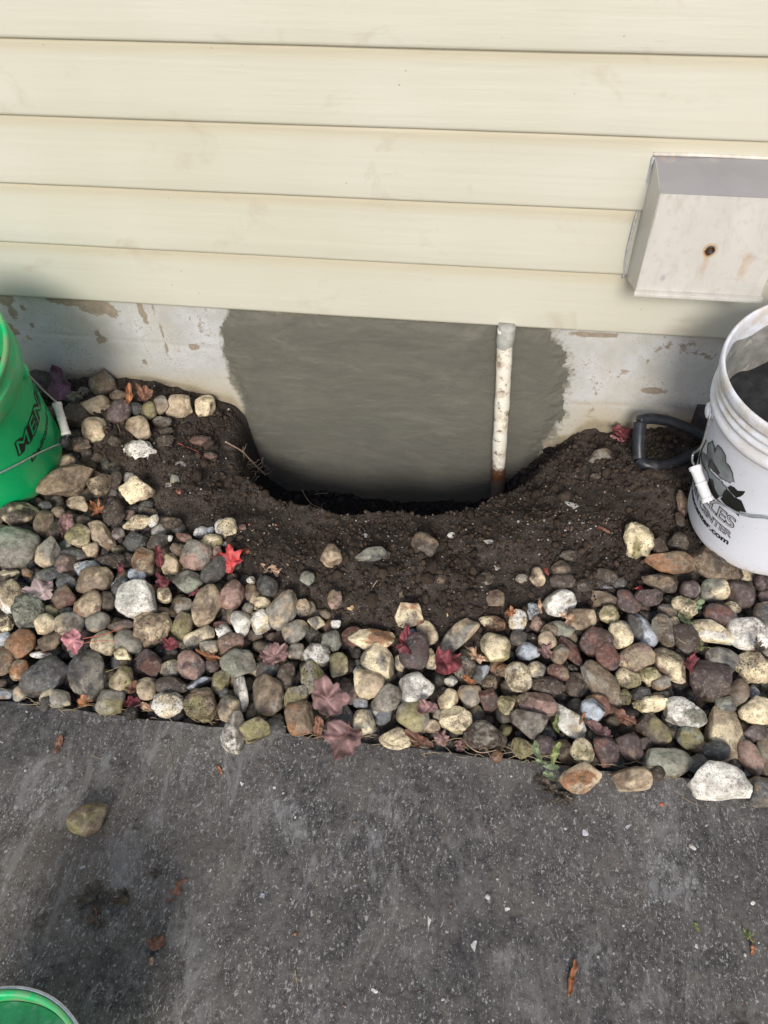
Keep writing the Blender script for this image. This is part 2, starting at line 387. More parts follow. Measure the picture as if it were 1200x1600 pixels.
slab = mesh_obj('concrete_walk', P, grid_faces(len(sx), len(sy)), mat_slab(), cols={'Wear': np.stack([np.clip(w0, 0, 1), np.clip(w1, 0, 1), w0*0], -1)})
tag(slab, kind='structure')
ej = .004*fbm(np.stack([sx*22, sx*0, sx*0], -1), 4, 3)
ev = np.concatenate([np.stack([sx, EDGE_Y-.004+ej, np.full(len(sx), SLAB_Z)], -1), np.stack([sx, EDGE_Y-.001+ej, np.full(len(sx), SLAB_Z-.004)], -1), np.stack([sx, EDGE_Y+ej, np.full(len(sx), SLAB_Z-.1)], -1)])
edge = mesh_obj('walk_edge', ev, grid_faces(len(sx), 3), slab.data.materials[0], cols={'Wear': ev*0}); tag(edge, kind='structure')
lawn = mesh_obj('lawn', [(-60, -60, SLAB_Z-.02), (60, -60, SLAB_Z-.02), (60, -3.38, SLAB_Z-.02), (-60, -3.38, SLAB_Z-.02)], [(0, 1, 2, 3)],
                mat_plain('lawn_green', (.05, .07, .025, 1), .9, var=.5, scale=8)); tag(lawn, kind='structure')
for i, (a, b) in enumerate(((-60, -1.41), (1.29, 60))):
    o = mesh_obj('ground', [(a, -3.38, -.33), (b, -3.38, -.33), (b, .02, -.33), (a, .02, -.33)], [(0, 1, 2, 3)], mat_plain('ground_soil', (.06, .045, .035, 1), .95, var=.4, scale=20)); tag(o, kind='structure')

# ------------------------------------------------------------------ the house wall
house = empty('house_wall', (0, 0, 0)); tag(house, 'cream lap-sided house wall over a white painted foundation with a grey cement patch', 'wall')
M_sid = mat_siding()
zs = [.0125, .1292, .2425, .3574, .4709, .585]
while len(zs) < 20: zs.append(zs[-1]+.1145)
xs = np.linspace(-2.6, 2.6, 131); LAP_GLOW = [0, 0, 0, .3, .15, 0, 0, 0, .05, .9, 1, 0, 0]
for i, z0 in enumerate(zs[:-1]):
    H = zs[i+1]-z0
    prof = [(-.004, .0015), (-.006, .0), (-.0215, .0), (-.0245, .0010), (-.0262, .0035), (-.0264, .0065), (-.0252, .030), (-.0222, H*.55), (-.0205, H*.78), (-.0196, H-.008), (-.0180, H+.010), (-.004, H+.012)]
    V = []
    for (y, z) in prof:
        q = np.stack([xs*2.1, 0*xs+i*9.3, 0*xs+z*6], -1); wv = .0011*vnoise(q, 41)+.0004*vnoise(q*5, 43)
        zz = .0010*vnoise(np.stack([xs*.9, 0*xs+i*5.1, 0*xs], -1), 47)
        mid = 1.0 if -.026 < y < -.012 else .4
        V.append(np.stack([xs, y+wv*mid+0*xs, z0+z+zz], -1))
    o = mesh_obj('siding_panel', np.concatenate(V), grid_faces(len(xs), len(prof))[:, ::-1].copy(), M_sid, house, cols={'Wear': np.repeat(np.array([LAP_GLOW[k] for k in range(len(prof))]), len(xs))[:, None]*np.ones(3)})
# closed back of the sheathing
v, f = box_geo(-2.6, 2.6, .0, .10, .012, 2.15); mesh_obj('sheathing', v, f, M_sid, house, smooth=False)

# foundation: grid with wear masks
fx = np.concatenate([np.linspace(-2.6, -1.3, 10), np.arange(-1.28, .82, .005), np.linspace(.85, 2.6, 10)]); fz = np.arange(-.60, .012, .005)
FX, FZ = np.meshgrid(fx, fz); FP = np.stack([FX.ravel(), 0*FX.ravel(), FZ.ravel()], -1)
def wall_pt(px, py): q = on_y(px, py, 0); return q[0], q[2]
def wblob(px, py, rx, ry, ang=0, sharp=2.0):
    cx, cz = wall_pt(px, py); k = depth((cx, 0, cz))/CAM_F; a = math.radians(ang)
    dx = FP[:, 0]-cx; dz = (FP[:, 2]-cz); u = dx*math.cos(a)+dz*math.sin(a); w = -dx*math.sin(a)+dz*math.cos(a)
    q = np.hypot(u/(rx*k), w/(ry*k*1.35)); return np.clip(1.25-.75*q**sharp, 0, 1)
def wline(pts, r):
    m = np.zeros(len(FP))
    W = [wall_pt(*p) for p in pts]
    for (ax, az), (bx, bz) in zip(W[:-1], W[1:]):
        ex, ez = bx-ax, bz-az; t = np.clip(((FP[:, 0]-ax)*ex+(FP[:, 2]-az)*ez)/(ex*ex+ez*ez+1e-12), 0, 1)
        m = np.maximum(m, np.exp(-(np.hypot(FP[:, 0]-ax-t*ex, FP[:, 2]-az-t*ez)/r)**2))
    return m
bare = np.zeros(len(FP))
for b in ((150, 479, 34, 11, -6), (105, 470, 45, 6, -6), (175, 487, 12, 9), (222, 487, 5, 16, 8), (8, 468, 14, 8), (20, 490, 8, 9), (12, 508, 8, 5), (18, 518, 12, 5), (50, 507, 4, 4), (160, 531, 10, 6), (153, 521, 4, 6), (303, 543, 9, 4), (1022, 611, 20, 5), (925, 523, 38, 3),
          (850, 690, 12, 10), (862, 676, 8, 6), (36, 482, 5, 4), (226, 565, 4, 4), (895, 577, 3, 3)): bare = np.maximum(bare, wblob(*b))
bare = np.maximum(bare, .9*wline([(237, 475), (243, 490), (250, 505), (254, 520), (258, 535), (262, 550)], .0022))
bare = np.maximum(bare, .75*wline([(1045, 530), (1044, 542), (1030, 545), (1018, 556), (1007, 571)], .0018))
bare = np.maximum(bare, .7*wline([(1098, 553), (1112, 560)], .0018))
# contact line of soil on wall
gl = ground_z(FP[:, 0], 0*FP[:, 0], False); above = FP[:, 2]-gl
dirt = .95*np.exp(-np.clip(above, 0, 1)/.018)+.42*np.exp(-np.clip(above, 0, 1)/.06)
dirt = dirt+.16*sstep(-.75, -1.15, FP[:, 0])+.10*sstep(-.03, .01, FP[:, 2])
dirt = dirt+.30*np.clip(wblob(340, 610, 60, 30), 0, 1)+.35*wblob(920, 650, 70, 22)+.3*wblob(850, 690, 30, 25)
# joint lines of the block
j1 = wline([(-40, 510), (80, 521), (230, 535), (400, 552)], .0026); j2 = wline([(870, 631), (960, 632), (1100, 640)], .0018); j3 = wline([(107, 525), (130, 590)], .0035)
PATCH_L = [(357, 480), (350, 497), (344, 515), (349, 532), (346, 549), (352, 565), (357, 582), (364, 600), (374, 620), (380, 640), (382, 662), (384, 690), (384, 720), (384, 750), (384, 780), (384, 820)]
PATCH_R = [(846, 800), (838, 740), (842, 716), (850, 700), (856, 690), (868, 672), (880, 657), (884, 645), (881, 630), (884, 612), (892, 597), (893, 582), (886, 566), (889, 552), (884, 541), (872, 530), (862, 515), (862, 505)]
poly = np.array([wall_pt(*p) for p in PATCH_L+PATCH_R]); poly = poly-poly.mean(0)*0
def poly_sd(x, z, poly):
    d = np.full(x.shape, 1e9); ins = np.zeros(x.shape, bool)
    for i in range(len(poly)):
        ax, az = poly[i]; bx, bz = poly[(i+1) % len(poly)]; ex, ez = bx-ax, bz-az
        t = np.clip(((x-ax)*ex+(z-az)*ez)/(ex*ex+ez*ez+1e-12), 0, 1); d = np.minimum(d, np.hypot(x-ax-t*ex, z-az-t*ez))
        ins ^= ((az > z) != (bz > z)) & (x < (bx-ax)*(z-az)/(bz-az+1e-12)+ax)
    return np.where(ins, d, -d)
sdw = poly_sd(FP[:, 0], FP[:, 2], poly)
smear = np.clip(.5+sdw/np.where(FP[:, 0] > 0, .065, .030), 0, 1)
yy = .0015*fbm(FP*8, 3, 3)+.0022*(j1+j2)*-1-.0015*j3
FPd = FP.copy(); FPd[:, 1] = -yy*.8
foundation = mesh_obj('foundation', FPd, grid_faces(len(fx), len(fz)), mat_foundation(), house, cols={'Wear': np.stack([bare, np.clip(dirt+.15*j1+.4*j2, 0, 1), smear], -1)})
# the parge patch: its own skin, 1 mm at its ragged edge, 7 mm thick inside
qx = np.arange(poly[:, 0].min()-.02, poly[:, 0].max()+.02, .0035); qz = np.arange(-.56, .010, .0035); QX, QZ = np.meshgrid(qx, qz)
Q = np.stack([QX.ravel(), 0*QX.ravel(), QZ.ravel()], -1)
sq = poly_sd(Q[:, 0], Q[:, 2], poly)-.002+.011*fbm(Q*34, 8, 3)+.006*fbm(Q*150, 18, 2)
Q[:, 1] = -(.0006+.0065*sstep(0.0, .035, sq)+.0016*fbm(Q*7, 6, 3)*sstep(0, .05, sq)+.0004*fbm(Q*[30, 1, 90], 16, 2))
ff = grid_faces(len(qx), len(qz)); keep = (sq[ff] > .001).all(1); ff = ff[keep]; used = np.unique(ff); remap = np.full(len(Q), -1); remap[used] = np.arange(len(used))
patch = mesh_obj('cement_patch', Q[used], remap[ff], mat_cement(), house); tag(patch, 'smooth dark grey parged cement patch with ragged edges')

# ------------------------------------------------------------------ standpipe
pipe = empty('pipe', (.090, -.032, -.45)); tag(pipe, 'white painted rusty pipe standing upright in front of the grey cement patch', 'pipe')
def local(v, o): return np.asarray(v)-np.array(o.location)
def mat_pipe():
    m = NT('chipped_pipe_paint', .55, 0, .4); n = m.noise(40, 6, .7); z = m.node('ShaderNodeSeparateXYZ'); m.link(m.co, z.inputs[0])
    c = m.mix(m.ramp(n, .3, .7), (.74, .69, .58, 1), (.82, .79, .72, 1))
    c = m.mix(m.ramp(m.noise(15, 6, .75), .52, .62, 0, .8), c, (.36, .27, .17, 1))
    c = m.mix(m.ramp(m.noise(60, 5, .75), .58, .66), c, (.10, .065, .045, 1))
    low = m.math('ADD', m.math('MULTIPLY', m.math('SUBTRACT', n, .5), .16), z.outputs[2])
    c = m.mix(m.ramp(low, .135, .105), c, (.13, .055, .025, 1)); c = m.mix(m.ramp(low, .085, .06), c, (.20, .15, .12, 1))
    m.color(c); b = m.bump(n, .7, .004); m.bump(m.noise(150, 3, .6), .5, .001, b); return m.m
a0 = np.array([.0880, -.034, -.52]); a1 = np.array([.0572, -.034, .014]); pp = []; rr = []
for k in range(41):
    t = k/40; q = a0+(a1-a0)*t; q = q+np.array([.0005*math.sin(t*11), 0, 0]); pp.append(q); rr.append(.0150+.0004*math.sin(t*31)+.0003*math.sin(t*67+1))
v, f = tube_geo(pp, rr, 20); mesh_obj('pipe_body', local(v, pipe), f, mat_pipe(), pipe)
cp = [a1+np.array([.0015, 0, z]) for z in (-.040, -.038, -.033, -.024, -.014, -.006, .002, .006)]
v, f = tube_geo(cp, [.0150, .0155, .0163, .0170, .0168, .0162, .0164, .0155], 20)
v = v+.0012*np.stack([vnoise(v*90, 2), vnoise(v*90, 3), vnoise(v*90, 4)], -1)
mesh_obj('coupling', local(v, pipe), f, mat_plain('galvanised_coupling', (.40, .40, .37, 1), .7, .0, dirt=(.2, .15, .1, 1), var=.2, scale=90, bump=.5, bdist=.002), pipe)

# ------------------------------------------------------------------ sheet-metal vent hood
vent = empty('vent_hood', (.36, -.02, .22)); tag(vent, 'sheet metal vent hood with a rust-ringed screw mounted on the cream siding', 'vent hood')
def mat_metal():
    m = NT('dull_galvanised', .42, .0, .6)
    n = m.noise(14, 5, .6, vec=(1, 1, .5)); f2 = m.noise(60, 4, .65)
    c = m.mix(m.ramp(n, .3, .7), (.54, .525, .49, 1), (.64, .62, .575, 1)); c = m.mix(m.ramp(f2, .52, .72, 0, .45), c, (.42, .42, .44, 1)); c = m.mix(m.ramp(m.noise(30, 6, .75, vec=(1.6, 1, .5), dist=.5), .52, .68, 0, .5), c, (.46, .43, .37, 1))
    a = m.attr('Wear'); s = m.node('ShaderNodeSeparateColor'); m.link(a.outputs['Color'], s.inputs[0])
    rr_ = m.math('ADD', s.outputs[0], m.math('MULTIPLY', m.math('SUBTRACT', f2, .5), .5))
    c = m.mix(m.ramp(rr_, .12, .5, 0, .75), c, (.46, .27, .12, 1)); c = m.mix(m.ramp(rr_, .55, .85), c, (.12, .035, .008, 1))
    c = m.mix(m.ramp(s.outputs[1], .2, .8, 0, .6), c, (.30, .30, .33, 1))
    c = m.mix(m.ramp(s.outputs[2], 0, 1), c, m.mix(m.ramp(n, .3, .7), (.30, .29, .31, 1), (.36, .35, .37, 1)))  # third channel: shade of the hood top painted in as darker grey
    m.b.inputs['Metallic'].default_value = .15; m.color(c); m.bump(n, .25, .004); return m.m
M_vent = mat_metal()
XL, XR, YB, YF, ZTB, ZTF, ZBB, ZBF = .2535, .446, -.014, -.122, .332, .3185, .121, .1595
def quadsheet(A, B, Cc, D, nu, nv, th, wear_shade=None, bow=.0):
    """thin sheet A-B-C-D (A,B along u) with thickness th"""
    A, B, Cc, D = map(np.array, (A, B, Cc, D)); u = np.linspace(0, 1, nu); w = np.linspace(0, 1, nv); Uu, Ww = np.meshgrid(u, w); Uu = Uu.ravel()[:, None]; Ww = Ww.ravel()[:, None]
    Pp = A*(1-Uu)*(1-Ww)+B*Uu*(1-Ww)+Cc*Uu*Ww+D*(1-Uu)*Ww
    n = np.cross(B-A, D-A).astype(float); n /= np.linalg.norm(n)
    Pp = Pp+n*(bow*np.sin(Uu*math.pi)*np.sin(Ww*math.pi)+.0006*vnoise(Pp*14, 5)[:, None])
    F1 = grid_faces(nu, nv); N = len(Pp); F = [tuple(map(int, q)) for q in F1]+[tuple(map(int, q[::-1]+N)) for q in F1]
    ring = [i for i in range(nu)]+[i*nu+nu-1 for i in range(1, nv)]+[(nv-1)*nu+i for i in range(nu-2, -1, -1)]+[i*nu for i in range(nv-2, 0, -1)]
    for i in range(len(ring)): a, b = ring[i], ring[(i+1) % len(ring)]; F.append((a, a+N, b+N, b))
    return np.concatenate([Pp, Pp-n*th]), F
def vent_part(name, geo, mat=M_vent, wear_shade=None, lab=None):
    v, f = geo; o = mesh_obj(name, local(v, vent), f, mat, vent, smooth=False, cols={'Wear': wear_shade if wear_shade is not None else np.zeros((len(v), 3))})
    if lab: o['label'] = lab
    return o
g = quadsheet((XL, YF, ZBF), (XR, YF, ZBF), (XR, YF, ZTF), (XL, YF, ZTF), 90, 74, .0012, bow=.0008)
hc = on_y(1110, 390, YF)
dx = g[0][:, 0]-hc[0]; dz = g[0][:, 2]-hc[2]; r = np.hypot(dx, dz)
wr = np.clip(1.3-r/.0105, 0, 1)+.42*np.exp(-((dx+.003+dz*.05)/.006)**2)*np.where((dz < 0), 1, 0)*sstep(-.085, -.0, dz)*1.0
wr += .30*np.exp(-((dx-.058)/.010)**2)*sstep(-.07, -.03, dz)*sstep(.01, -.01, dz)
w1_ = np.clip(1.1-np.hypot(g[0][:, 0]-on_y(1036, 434, YF)[0], (g[0][:, 2]-on_y(1036, 434, YF)[2])*.7)/.006, 0, 1)
vent_part('front_panel', g, wear_shade=np.stack([wr, w1_, 0*wr], -1))
g = quadsheet((XL, YF-.0002, ZTF+.0013), (XR, YF-.0002, ZTF+.0013), (XR, YB, ZTB), (XL, YB, ZTB), 60, 24, .0012, bow=.0006)
tc = [on_z(1042, 256, .322), on_z(1113, 259, .322)]
wt = .8*np.exp(-((np.hypot(g[0][:, 0]-tc[0][0], g[0][:, 1]-tc[0][1])-.008)/.0022)**2)+.8*np.exp(-((np.hypot(g[0][:, 0]-tc[1][0], g[0][:, 1]-tc[1][1]))/.004)**2)
vent_part('top_panel', g, wear_shade=np.stack([wt*.75, wt*0, wt*0+np.clip(.95-wt, 0, 1)], -1), lab='dull weathered grey top of the hood')
vent_part('side_panel', quadsheet((XL-.0012, YB, ZBB), (XL-.0012, YF, ZBF), (XL-.0012, YF, ZTF), (XL-.0012, YB, ZTB), 12, 20, .0010))
vent_part('side_panel', quadsheet((XR+.0014, YF, ZBF), (XR+.0014, YB, ZBB), (XR+.0014, YB, ZTB), (XR+.0014, YF, ZTF), 12, 20, .0010))
vent_part('drip_lip', box_geo(XL-.003, XR+.003, YF-.0052, YF-.0014, ZBF-.0045, ZBF+.0015)); vent_part('drip_lip', box_geo(XL-.003, XR+.003, YF-.0075, YF-.0052, ZBF-.0065, ZBF-.0035))
M_caulk = mat_plain('old_grey_caulk', (.42, .43, .46, 1), .7, var=.3, scale=120, bump=.6, bdist=.002)
cpth = [(XL-.003, -.024, .330), (XL-.004, -.022, .30), (XL-.004, -.022, .255), (XL-.008, -.024, .238), (XL-.010, -.027, .19), (XL-.009, -.026, .155), (XL-.005, -.024, .124)]
cpth = smooth_path(cpth, 6); v, f = tube_geo(cpth, .0018+.0010*np.abs(vnoise(cpth*80, 3)), 8); mesh_obj('caulk_bead', local(v, vent), f, M_caulk, vent)
v, f = tube_geo([(XL-.004, -.022, .3335), (XL+.08, -.021, .3342), (XL+.14, -.021, .3336), (XR+.005, -.022, .3335)], .0028, 8); mesh_obj('top_flange', local(v, vent), f, mat_plain('pale_flange', (.62, .58, .52, 1), .6), vent)
scr = lathe_geo([(0, 0), (.0022, .0), (.0034, .0010), (.0038, .0024), (.0062, .0026), (.0064, .0006), (.0064, 0.0)], 20)
Rm = np.array(Vector((0, -1, 0)).to_track_quat('Z', 'Y').to_matrix()); v = scr[0]@Rm.T+hc+np.array([0, -.0004, 0])
mesh_obj('screw', local(v, vent), scr[1], mat_plain('screw_steel', (.055, .055, .06, 1), .4, .6), vent)
# ------------------------------------------------------------------ buckets
def frame(c, n):
    n = Vector(n).normalized(); q = Vector((0, 0, 1)).rotation_difference(n)
    Mx = Matrix.Translation(Vector(c))@q.to_matrix().to_4x4(); return q, Mx
BP = [(0, 0), (.1285, 0), (.1300, .003), (.1305, .010)]           # foot
def body_r(h): return .1305+(h-.010)*(.1435-.1305)/(.290-.010)
def bucket_profile(coll):
    P = [(0.0, .006), (.120, .006), (.1255, .0), (.1290, .001), (.1305, .006)]
    P += [(body_r(h), h) for h in np.linspace(.012, .282, 14)]
    if coll == 'green':
        P += [(.1440, .290), (.1515, .2925), (.1528, .296), (.1532, .330), (.1526, .3335), (.1475, .336), (.1470, .345), (.1478, .350), (.1482, .3545), (.1500, .357), (.1535, .3585), (.1540, .366), (.1525, .370), (.1495, .3705)]
    else:
        P += [(.1440, .288), (.1500, .2905), (.1512, .294), (.1514, .300), (.1490, .304), (.1468, .310), (.1466, .315), (.1495, .317), (.1500, .320), (.1492, .323), (.1468, .326), (.1468, .331), (.1492, .333), (.1496, .336), (.1486, .339), (.1466, .342), (.1470, .347), (.1505, .349), (.1515, .354), (.1515, .364), (.1500, .370), (.1470, .371)]
    P += [(.1452, .368), (.1445, .360), (.1425, .29), (.1300, .030), (.1285, .012), (0, .011)]
    return P
def ray_local(Mx, px, py):
    inv = np.array(Mx.inverted()); d = inv[:3, :3]@ray(px, py); o = inv[:3, :3]@CAM_C+inv[:3, 3]; return o, d
def on_cone(Mx, px, py, off=.0, rfun=body_r):
    """local (theta, h, r) where the sight line of a photo pixel meets the bucket wall"""
    o, d = ray_local(Mx, px, py); ts = np.linspace(.3, 2.2, 6000); Pt = o+d*ts[:, None]
    g = np.hypot(Pt[:, 0], Pt[:, 1])-(rfun(np.clip(Pt[:, 2], 0, .37))+off); ok = np.where((g <= 0))[0]
    i = ok[0] if len(ok) else int(np.argmin(g)); q = Pt[i]
    return math.atan2(q[1], q[0]), float(q[2]), float(rfun(min(max(q[2], 0), .37))+off)
def cyl(t, h, r): return (r*math.cos(t), r*math.sin(t), h)
def refine(bm, L):
    for _ in range(7):
        es = [e for e in bm.edges if e.calc_length() > L]
        if not es: break
        bmesh.ops.subdivide_edges(bm, edges=es, cuts=1); bmesh.ops.triangulate(bm, faces=[f for f in bm.faces if len(f.verts) > 3])
def wrap_flat(name, bm, mapper, mat, parent):
    for v in bm.verts: v.co = Vector(mapper(v.co.x, v.co.y))
    me = bpy.data.meshes.new(name); bm.to_mesh(me); bm.free(); me.materials.append(mat)
    o = bpy.data.objects.new(name, me); COL.objects.link(o); o.parent = parent; return o
def text_bm(s, size, offset=0.0, shear=0.0, space=1.0, align='LEFT', sx=1.0):
    cu = bpy.data.curves.new('lettering', 'FONT'); cu.body = s; cu.size = size; cu.offset = offset; cu.shear = shear; cu.space_character = space; cu.align_x = align
    cu.resolution_u = 4
    t = bpy.data.objects.new('lettering', cu); COL.objects.link(t); dg = bpy.context.evaluated_depsgraph_get(); dg.update()
    me = bpy.data.meshes.new_from_object(t.evaluated_get(dg)); bpy.data.objects.remove(t); bm = bmesh.new(); bm.from_mesh(me); bpy.data.meshes.remove(me)
    for v in bm.verts: v.co.x *= sx
    bmesh.ops.triangulate(bm, faces=bm.faces[:]); refine(bm, .006); return bm
def cone_map(t0, h0, slope=0.0, off=.0006):
    def f(x, y):
        h = h0+y+slope*x; r = body_r(h)+off; return cyl(t0+x/body_r(h0), h, r)
    return f
def mat_bucket(name, base, hi, dirtc, gloss, damt=.5, lo=.60, hi_=.72):
    m = NT(name, gloss, 0, .5); n = m.noise(5, 3); d = m.noise(26, 6, .72, dist=.3); s = m.noise(9, 4, .6, vec=(1, 1, .35)); st = m.noise(60, 3, .6, vec=(1, 1, 6))
    c = m.mix(m.ramp(n, .3, .7), base, hi); c = m.mix(m.ramp(d, lo, hi_, 0, damt), c, dirtc); c = m.mix(m.ramp(s, .6, .8, 0, .30), c, dirtc)
    c = m.mix(m.ramp(m.vor(95), .06, .10, .8, 0), c, tuple(x*.55 for x in dirtc[:3])+(1,)) if damt > .3 else c
    z = m.node('ShaderNodeSeparateXYZ'); m.link(m.co, z.inputs[0])
    rim = m.math('MULTIPLY', m.ramp(z.outputs[2], .26, .33), m.ramp(d, .42, .60)); c = m.mix(m.math('MULTIPLY', rim, .55), c, dirtc)
    ft = m.math('MULTIPLY', m.ramp(z.outputs[2], .035, .0), m.ramp(d, .40, .58)); c = m.mix(m.math('MULTIPLY', ft, .6), c, dirtc)
    m.color(c); m.rough(m.ramp(d, .4, .7, gloss-.06, gloss+.2)); b = m.bump(st, .12, .0010); m.bump(d, .15, .0008, b); return m.m
M_wire = mat_plain('galvanised_wire', (.50, .52, .55, 1), .35, .8, var=.2, scale=150, bump=.3)
M_black = mat_plain('black_print', (.012, .014, .013, 1), .5, var=.2, bump=0)
def bucket(name, c, n, coll, mat, label):
    q, Mx = frame(c, n); b = empty(name, c, q); tag(b, label, 'bucket')
    v, f = lathe_geo(bucket_profile(coll), 120); mesh_obj('bucket_body', v, f, mat, b); return b, Mx
def ear(b, Mx, t, h, mat):
    r = body_r(h); v, f = lathe_geo([(0, -.004), (.013, -.004), (.0135, .004), (.011, .007), (.006, .0085), (0, .009)], 24)
    Rm = np.array(Vector((math.cos(t), math.sin(t), 0)).to_track_quat('Z', 'Y').to_matrix()); v = v@Rm.T+np.array(cyl(t, h, r+.002)); mesh_obj('handle_ear', v, f, mat, b)
def grip(b, p0, p1, mat, rad=.0095):
    p0, p1 = np.array(p0), np.array(p1); L = np.linalg.norm(p1-p0); ax = (p1-p0)/L
    prof = [(.004, 0), (rad*.95, 0), (rad*1.03, .0015), (rad*1.03, .006), (rad*.90, .0075)]+[(rad*(.86+.035*(k % 2)), .0075+(L*.46-.0075)*k/9) for k in range(1, 10)]+[(rad*1.0, L*.47), (rad*1.0, L*.505)]+[(rad*(.86+.035*(k % 2)), L*.515+(L*.485-.0075)*k/9) for k in range(0, 9)]+[(rad*.90, L-.0075), (rad*1.03, L-.006), (rad*1.03, L-.0015), (rad*.95, L), (.004, L)]
    v, f = lathe_geo(prof, 28); Rm = np.array(Vector(ax).to_track_quat('Z', 'Y').to_matrix()); mesh_obj('handle_grip', v@Rm.T+p0, f, mat, b)

# --- white bucket
WC, WN = (.544, -.257, -.194), (-.097, -.154, 1)
M_white = mat_bucket('white_pail_plastic', (.68, .71, .80, 1), (.75, .78, .87, 1), (.48, .38, .24, 1), .38, .32, .62, .78)
wb, WM = bucket('bucket', WC, WN, 'white', M_white, 'white plastic bucket with grey flower emblem, cut off by the right edge')
M_inner = mat_plain('cement_crust', (.22, .215, .20, 1), .85, var=.4, scale=40, bump=.6, bdist=.003, dirt=(.62, .60, .56, 1), dscale=24, damt=.7)
v, f = lathe_geo([(.1436, .335), (.1432, .31), (.1412, .28), (.1395, .235), (.1365, .19)], 120); nz = fbm(v*40, 3, 3)
rr_ = np.hypot(v[:, 0], v[:, 1]); ind = np.arange(len(v))//120
v[:, 2] += np.where(ind == 0, .030*fbm(v*22, 5, 2), 0); v[:, :2] *= (1-(.004+.006*np.clip(nz, 0, 1))[:, None]*(ind > 0)[:, None]); mesh_obj('cement_crust', v, f[:, ::-1].copy(), M_inner, wb)
rr = np.linspace(0, .1375, 26); V = []
for r_ in rr:
    for k in range(72):
        a = 2*math.pi*k/72; x, y = r_*math.cos(a), r_*math.sin(a); V.append((x, y, .245))
V = np.array(V); V[:, 2] += .010*fbm(V*30, 13, 3)+.006*fbm(V*90, 15, 2); mesh_obj('leftover_mortar', V, grid_faces(72, 26, True)[:, ::-1].copy(), mat_plain('wet_mortar', (.022, .023, .024, 1), .5, var=.5, scale=50, bump=.8, bdist=.004), wb)
# printed emblem and lettering
def trace(bmz, pts, scale=7.2714, ox=1060, oy=640): return [(ox+x/scale, oy+y/scale) for x, y in pts]
def decal(name, pts, mat, off, parent, Mx, lab=None):
    tri = tessellate_polygon([[Vector((x, y, 0)) for x, y in pts]]); bm = bmesh.new(); vs = [bm.verts.new((x, y, 0)) for x, y in pts]
    for t in tri:
        try: bm.faces.new([vs[i] for i in t])
        except ValueError: pass
    refine(bm, 4.0)
    cache = {}
    def mp(x, y):
        t, h, r = on_cone(Mx, x, y, 0.0); return cyl(t, h, body_r(h)+off)
    return wrap_flat(name, bm, mp, mat, parent)
def stroke(name, pts, w, mat, off, parent, Mx):
    P = np.array(pts, float); T = np.gradient(P, axis=0); T /= np.linalg.norm(T, axis=1)[:, None]+1e-9; N = np.stack([-T[:, 1], T[:, 0]], -1)
    bm = bmesh.new(); a = [bm.verts.new((*q, 0)) for q in P+N*w/2]; b = [bm.verts.new((*q, 0)) for q in P-N*w/2]
    for i in range(len(P)-1): bm.faces.new((a[i], a[i+1], b[i+1], b[i]))
    bmesh.ops.triangulate(bm, faces=bm.faces[:])
    def mp(x, y):
        t, h, r = on_cone(Mx, x, y, 0.0); return cyl(t, h, body_r(h)+off)
    return wrap_flat(name, bm, mp, mat, parent)
Z = trace
petal = [(345, 380), (370, 372), (395, 350), (402, 390), (415, 430), (418, 492), (432, 440), (455, 400), (480, 425), (505, 455), (525, 490), (542, 520), (545, 600), (570, 622), (592, 650), (608, 690), (622, 720), (625, 770), (642, 825), (612, 808), (592, 835), (565, 812), (540, 808), (515, 785), (500, 790), (470, 760), (450, 730), (440, 680), (430, 640), (400, 600), (380, 560), (352, 600), (345, 640), (362, 690), (385, 715), (430, 760), (480, 800), (500, 810), (515, 850), (550, 875), (556, 900), (522, 930), (510, 965), (480, 985), (450, 965), (410, 880), (395, 800), (350, 770), (330, 700), (300, 660), (272, 600), (262, 520), (285, 482), (325, 520), (338, 480), (335, 430)]
M_grey = mat_plain('grey_halftone_print', (.22, .25, .26, 1), .5, var=.45, scale=28, bump=0)
decal('flower_print', Z(0, petal), M_grey, .0006, wb, WM)
stroke('outline_print', Z(0, petal[:37]), 1.3, M_black, .0009, wb, WM); stroke('outline_print', Z(0, petal[37:]+petal[:1]), 1.2, M_black, .0009, wb, WM)
for pts in ([(350, 600), (375, 555), (385, 600), (405, 612), (440, 650), (480, 720), (445, 742), (420, 715), (400, 705), (385, 680), (350, 650)],
            [(560, 880), (600, 860), (640, 880), (680, 920), (765, 925), (740, 965), (710, 985), (660, 1000), (620, 960), (590, 930)],
            [(520, 930), (560, 900), (600, 945), (640, 990), (720, 1030), (745, 1090), (775, 1165), (700, 1150), (690, 1215), (640, 1160), (580, 1110), (520, 1060), (480, 1010), (500, 990)],
            [(350, 780), (400, 790), (420, 900), (470, 990), (440, 1015), (380, 950), (340, 860)]):
    decal('leaf_print', Z(0, pts), M_black, .0008, wb, WM)
stroke('ring_print', Z(0, [(320, 345), (275, 440), (245, 540), (240, 640), (262, 720), (300, 810), (350, 900), (420, 1000), (500, 1070), (600, 1130), (690, 1190)]), 1.6, M_black, .0005, wb, WM)
stroke('ring_print', Z(0, [(300, 385), (262, 450), (232, 560), (228, 650), (250, 740), (290, 820)]), 1.0, M_grey, .0004, wb, WM)
M_wfill = mat_plain('pale_letter_fill', (.50, .51, .54, 1), .5, var=.1, bump=0)
def put_text(s, size, end_px, mat, off, name, sx=1.0, offset=0, align='RIGHT', shear=0.0, slope=0, parent=wb, Mx=WM, space=1.0):
    t, h, r = on_cone(Mx, *end_px); bm = text_bm(s, size, offset, shear, space, align, sx); return wrap_flat(name, bm, cone_map(t, h, slope, off), mat, parent)
put_text('GLES', .040, (1146, 826), M_black, .0005, 'lettering', .95, .0016); put_text('GLES', .040, (1146, 826), M_wfill, .0009, 'lettering', .95, -.0002)
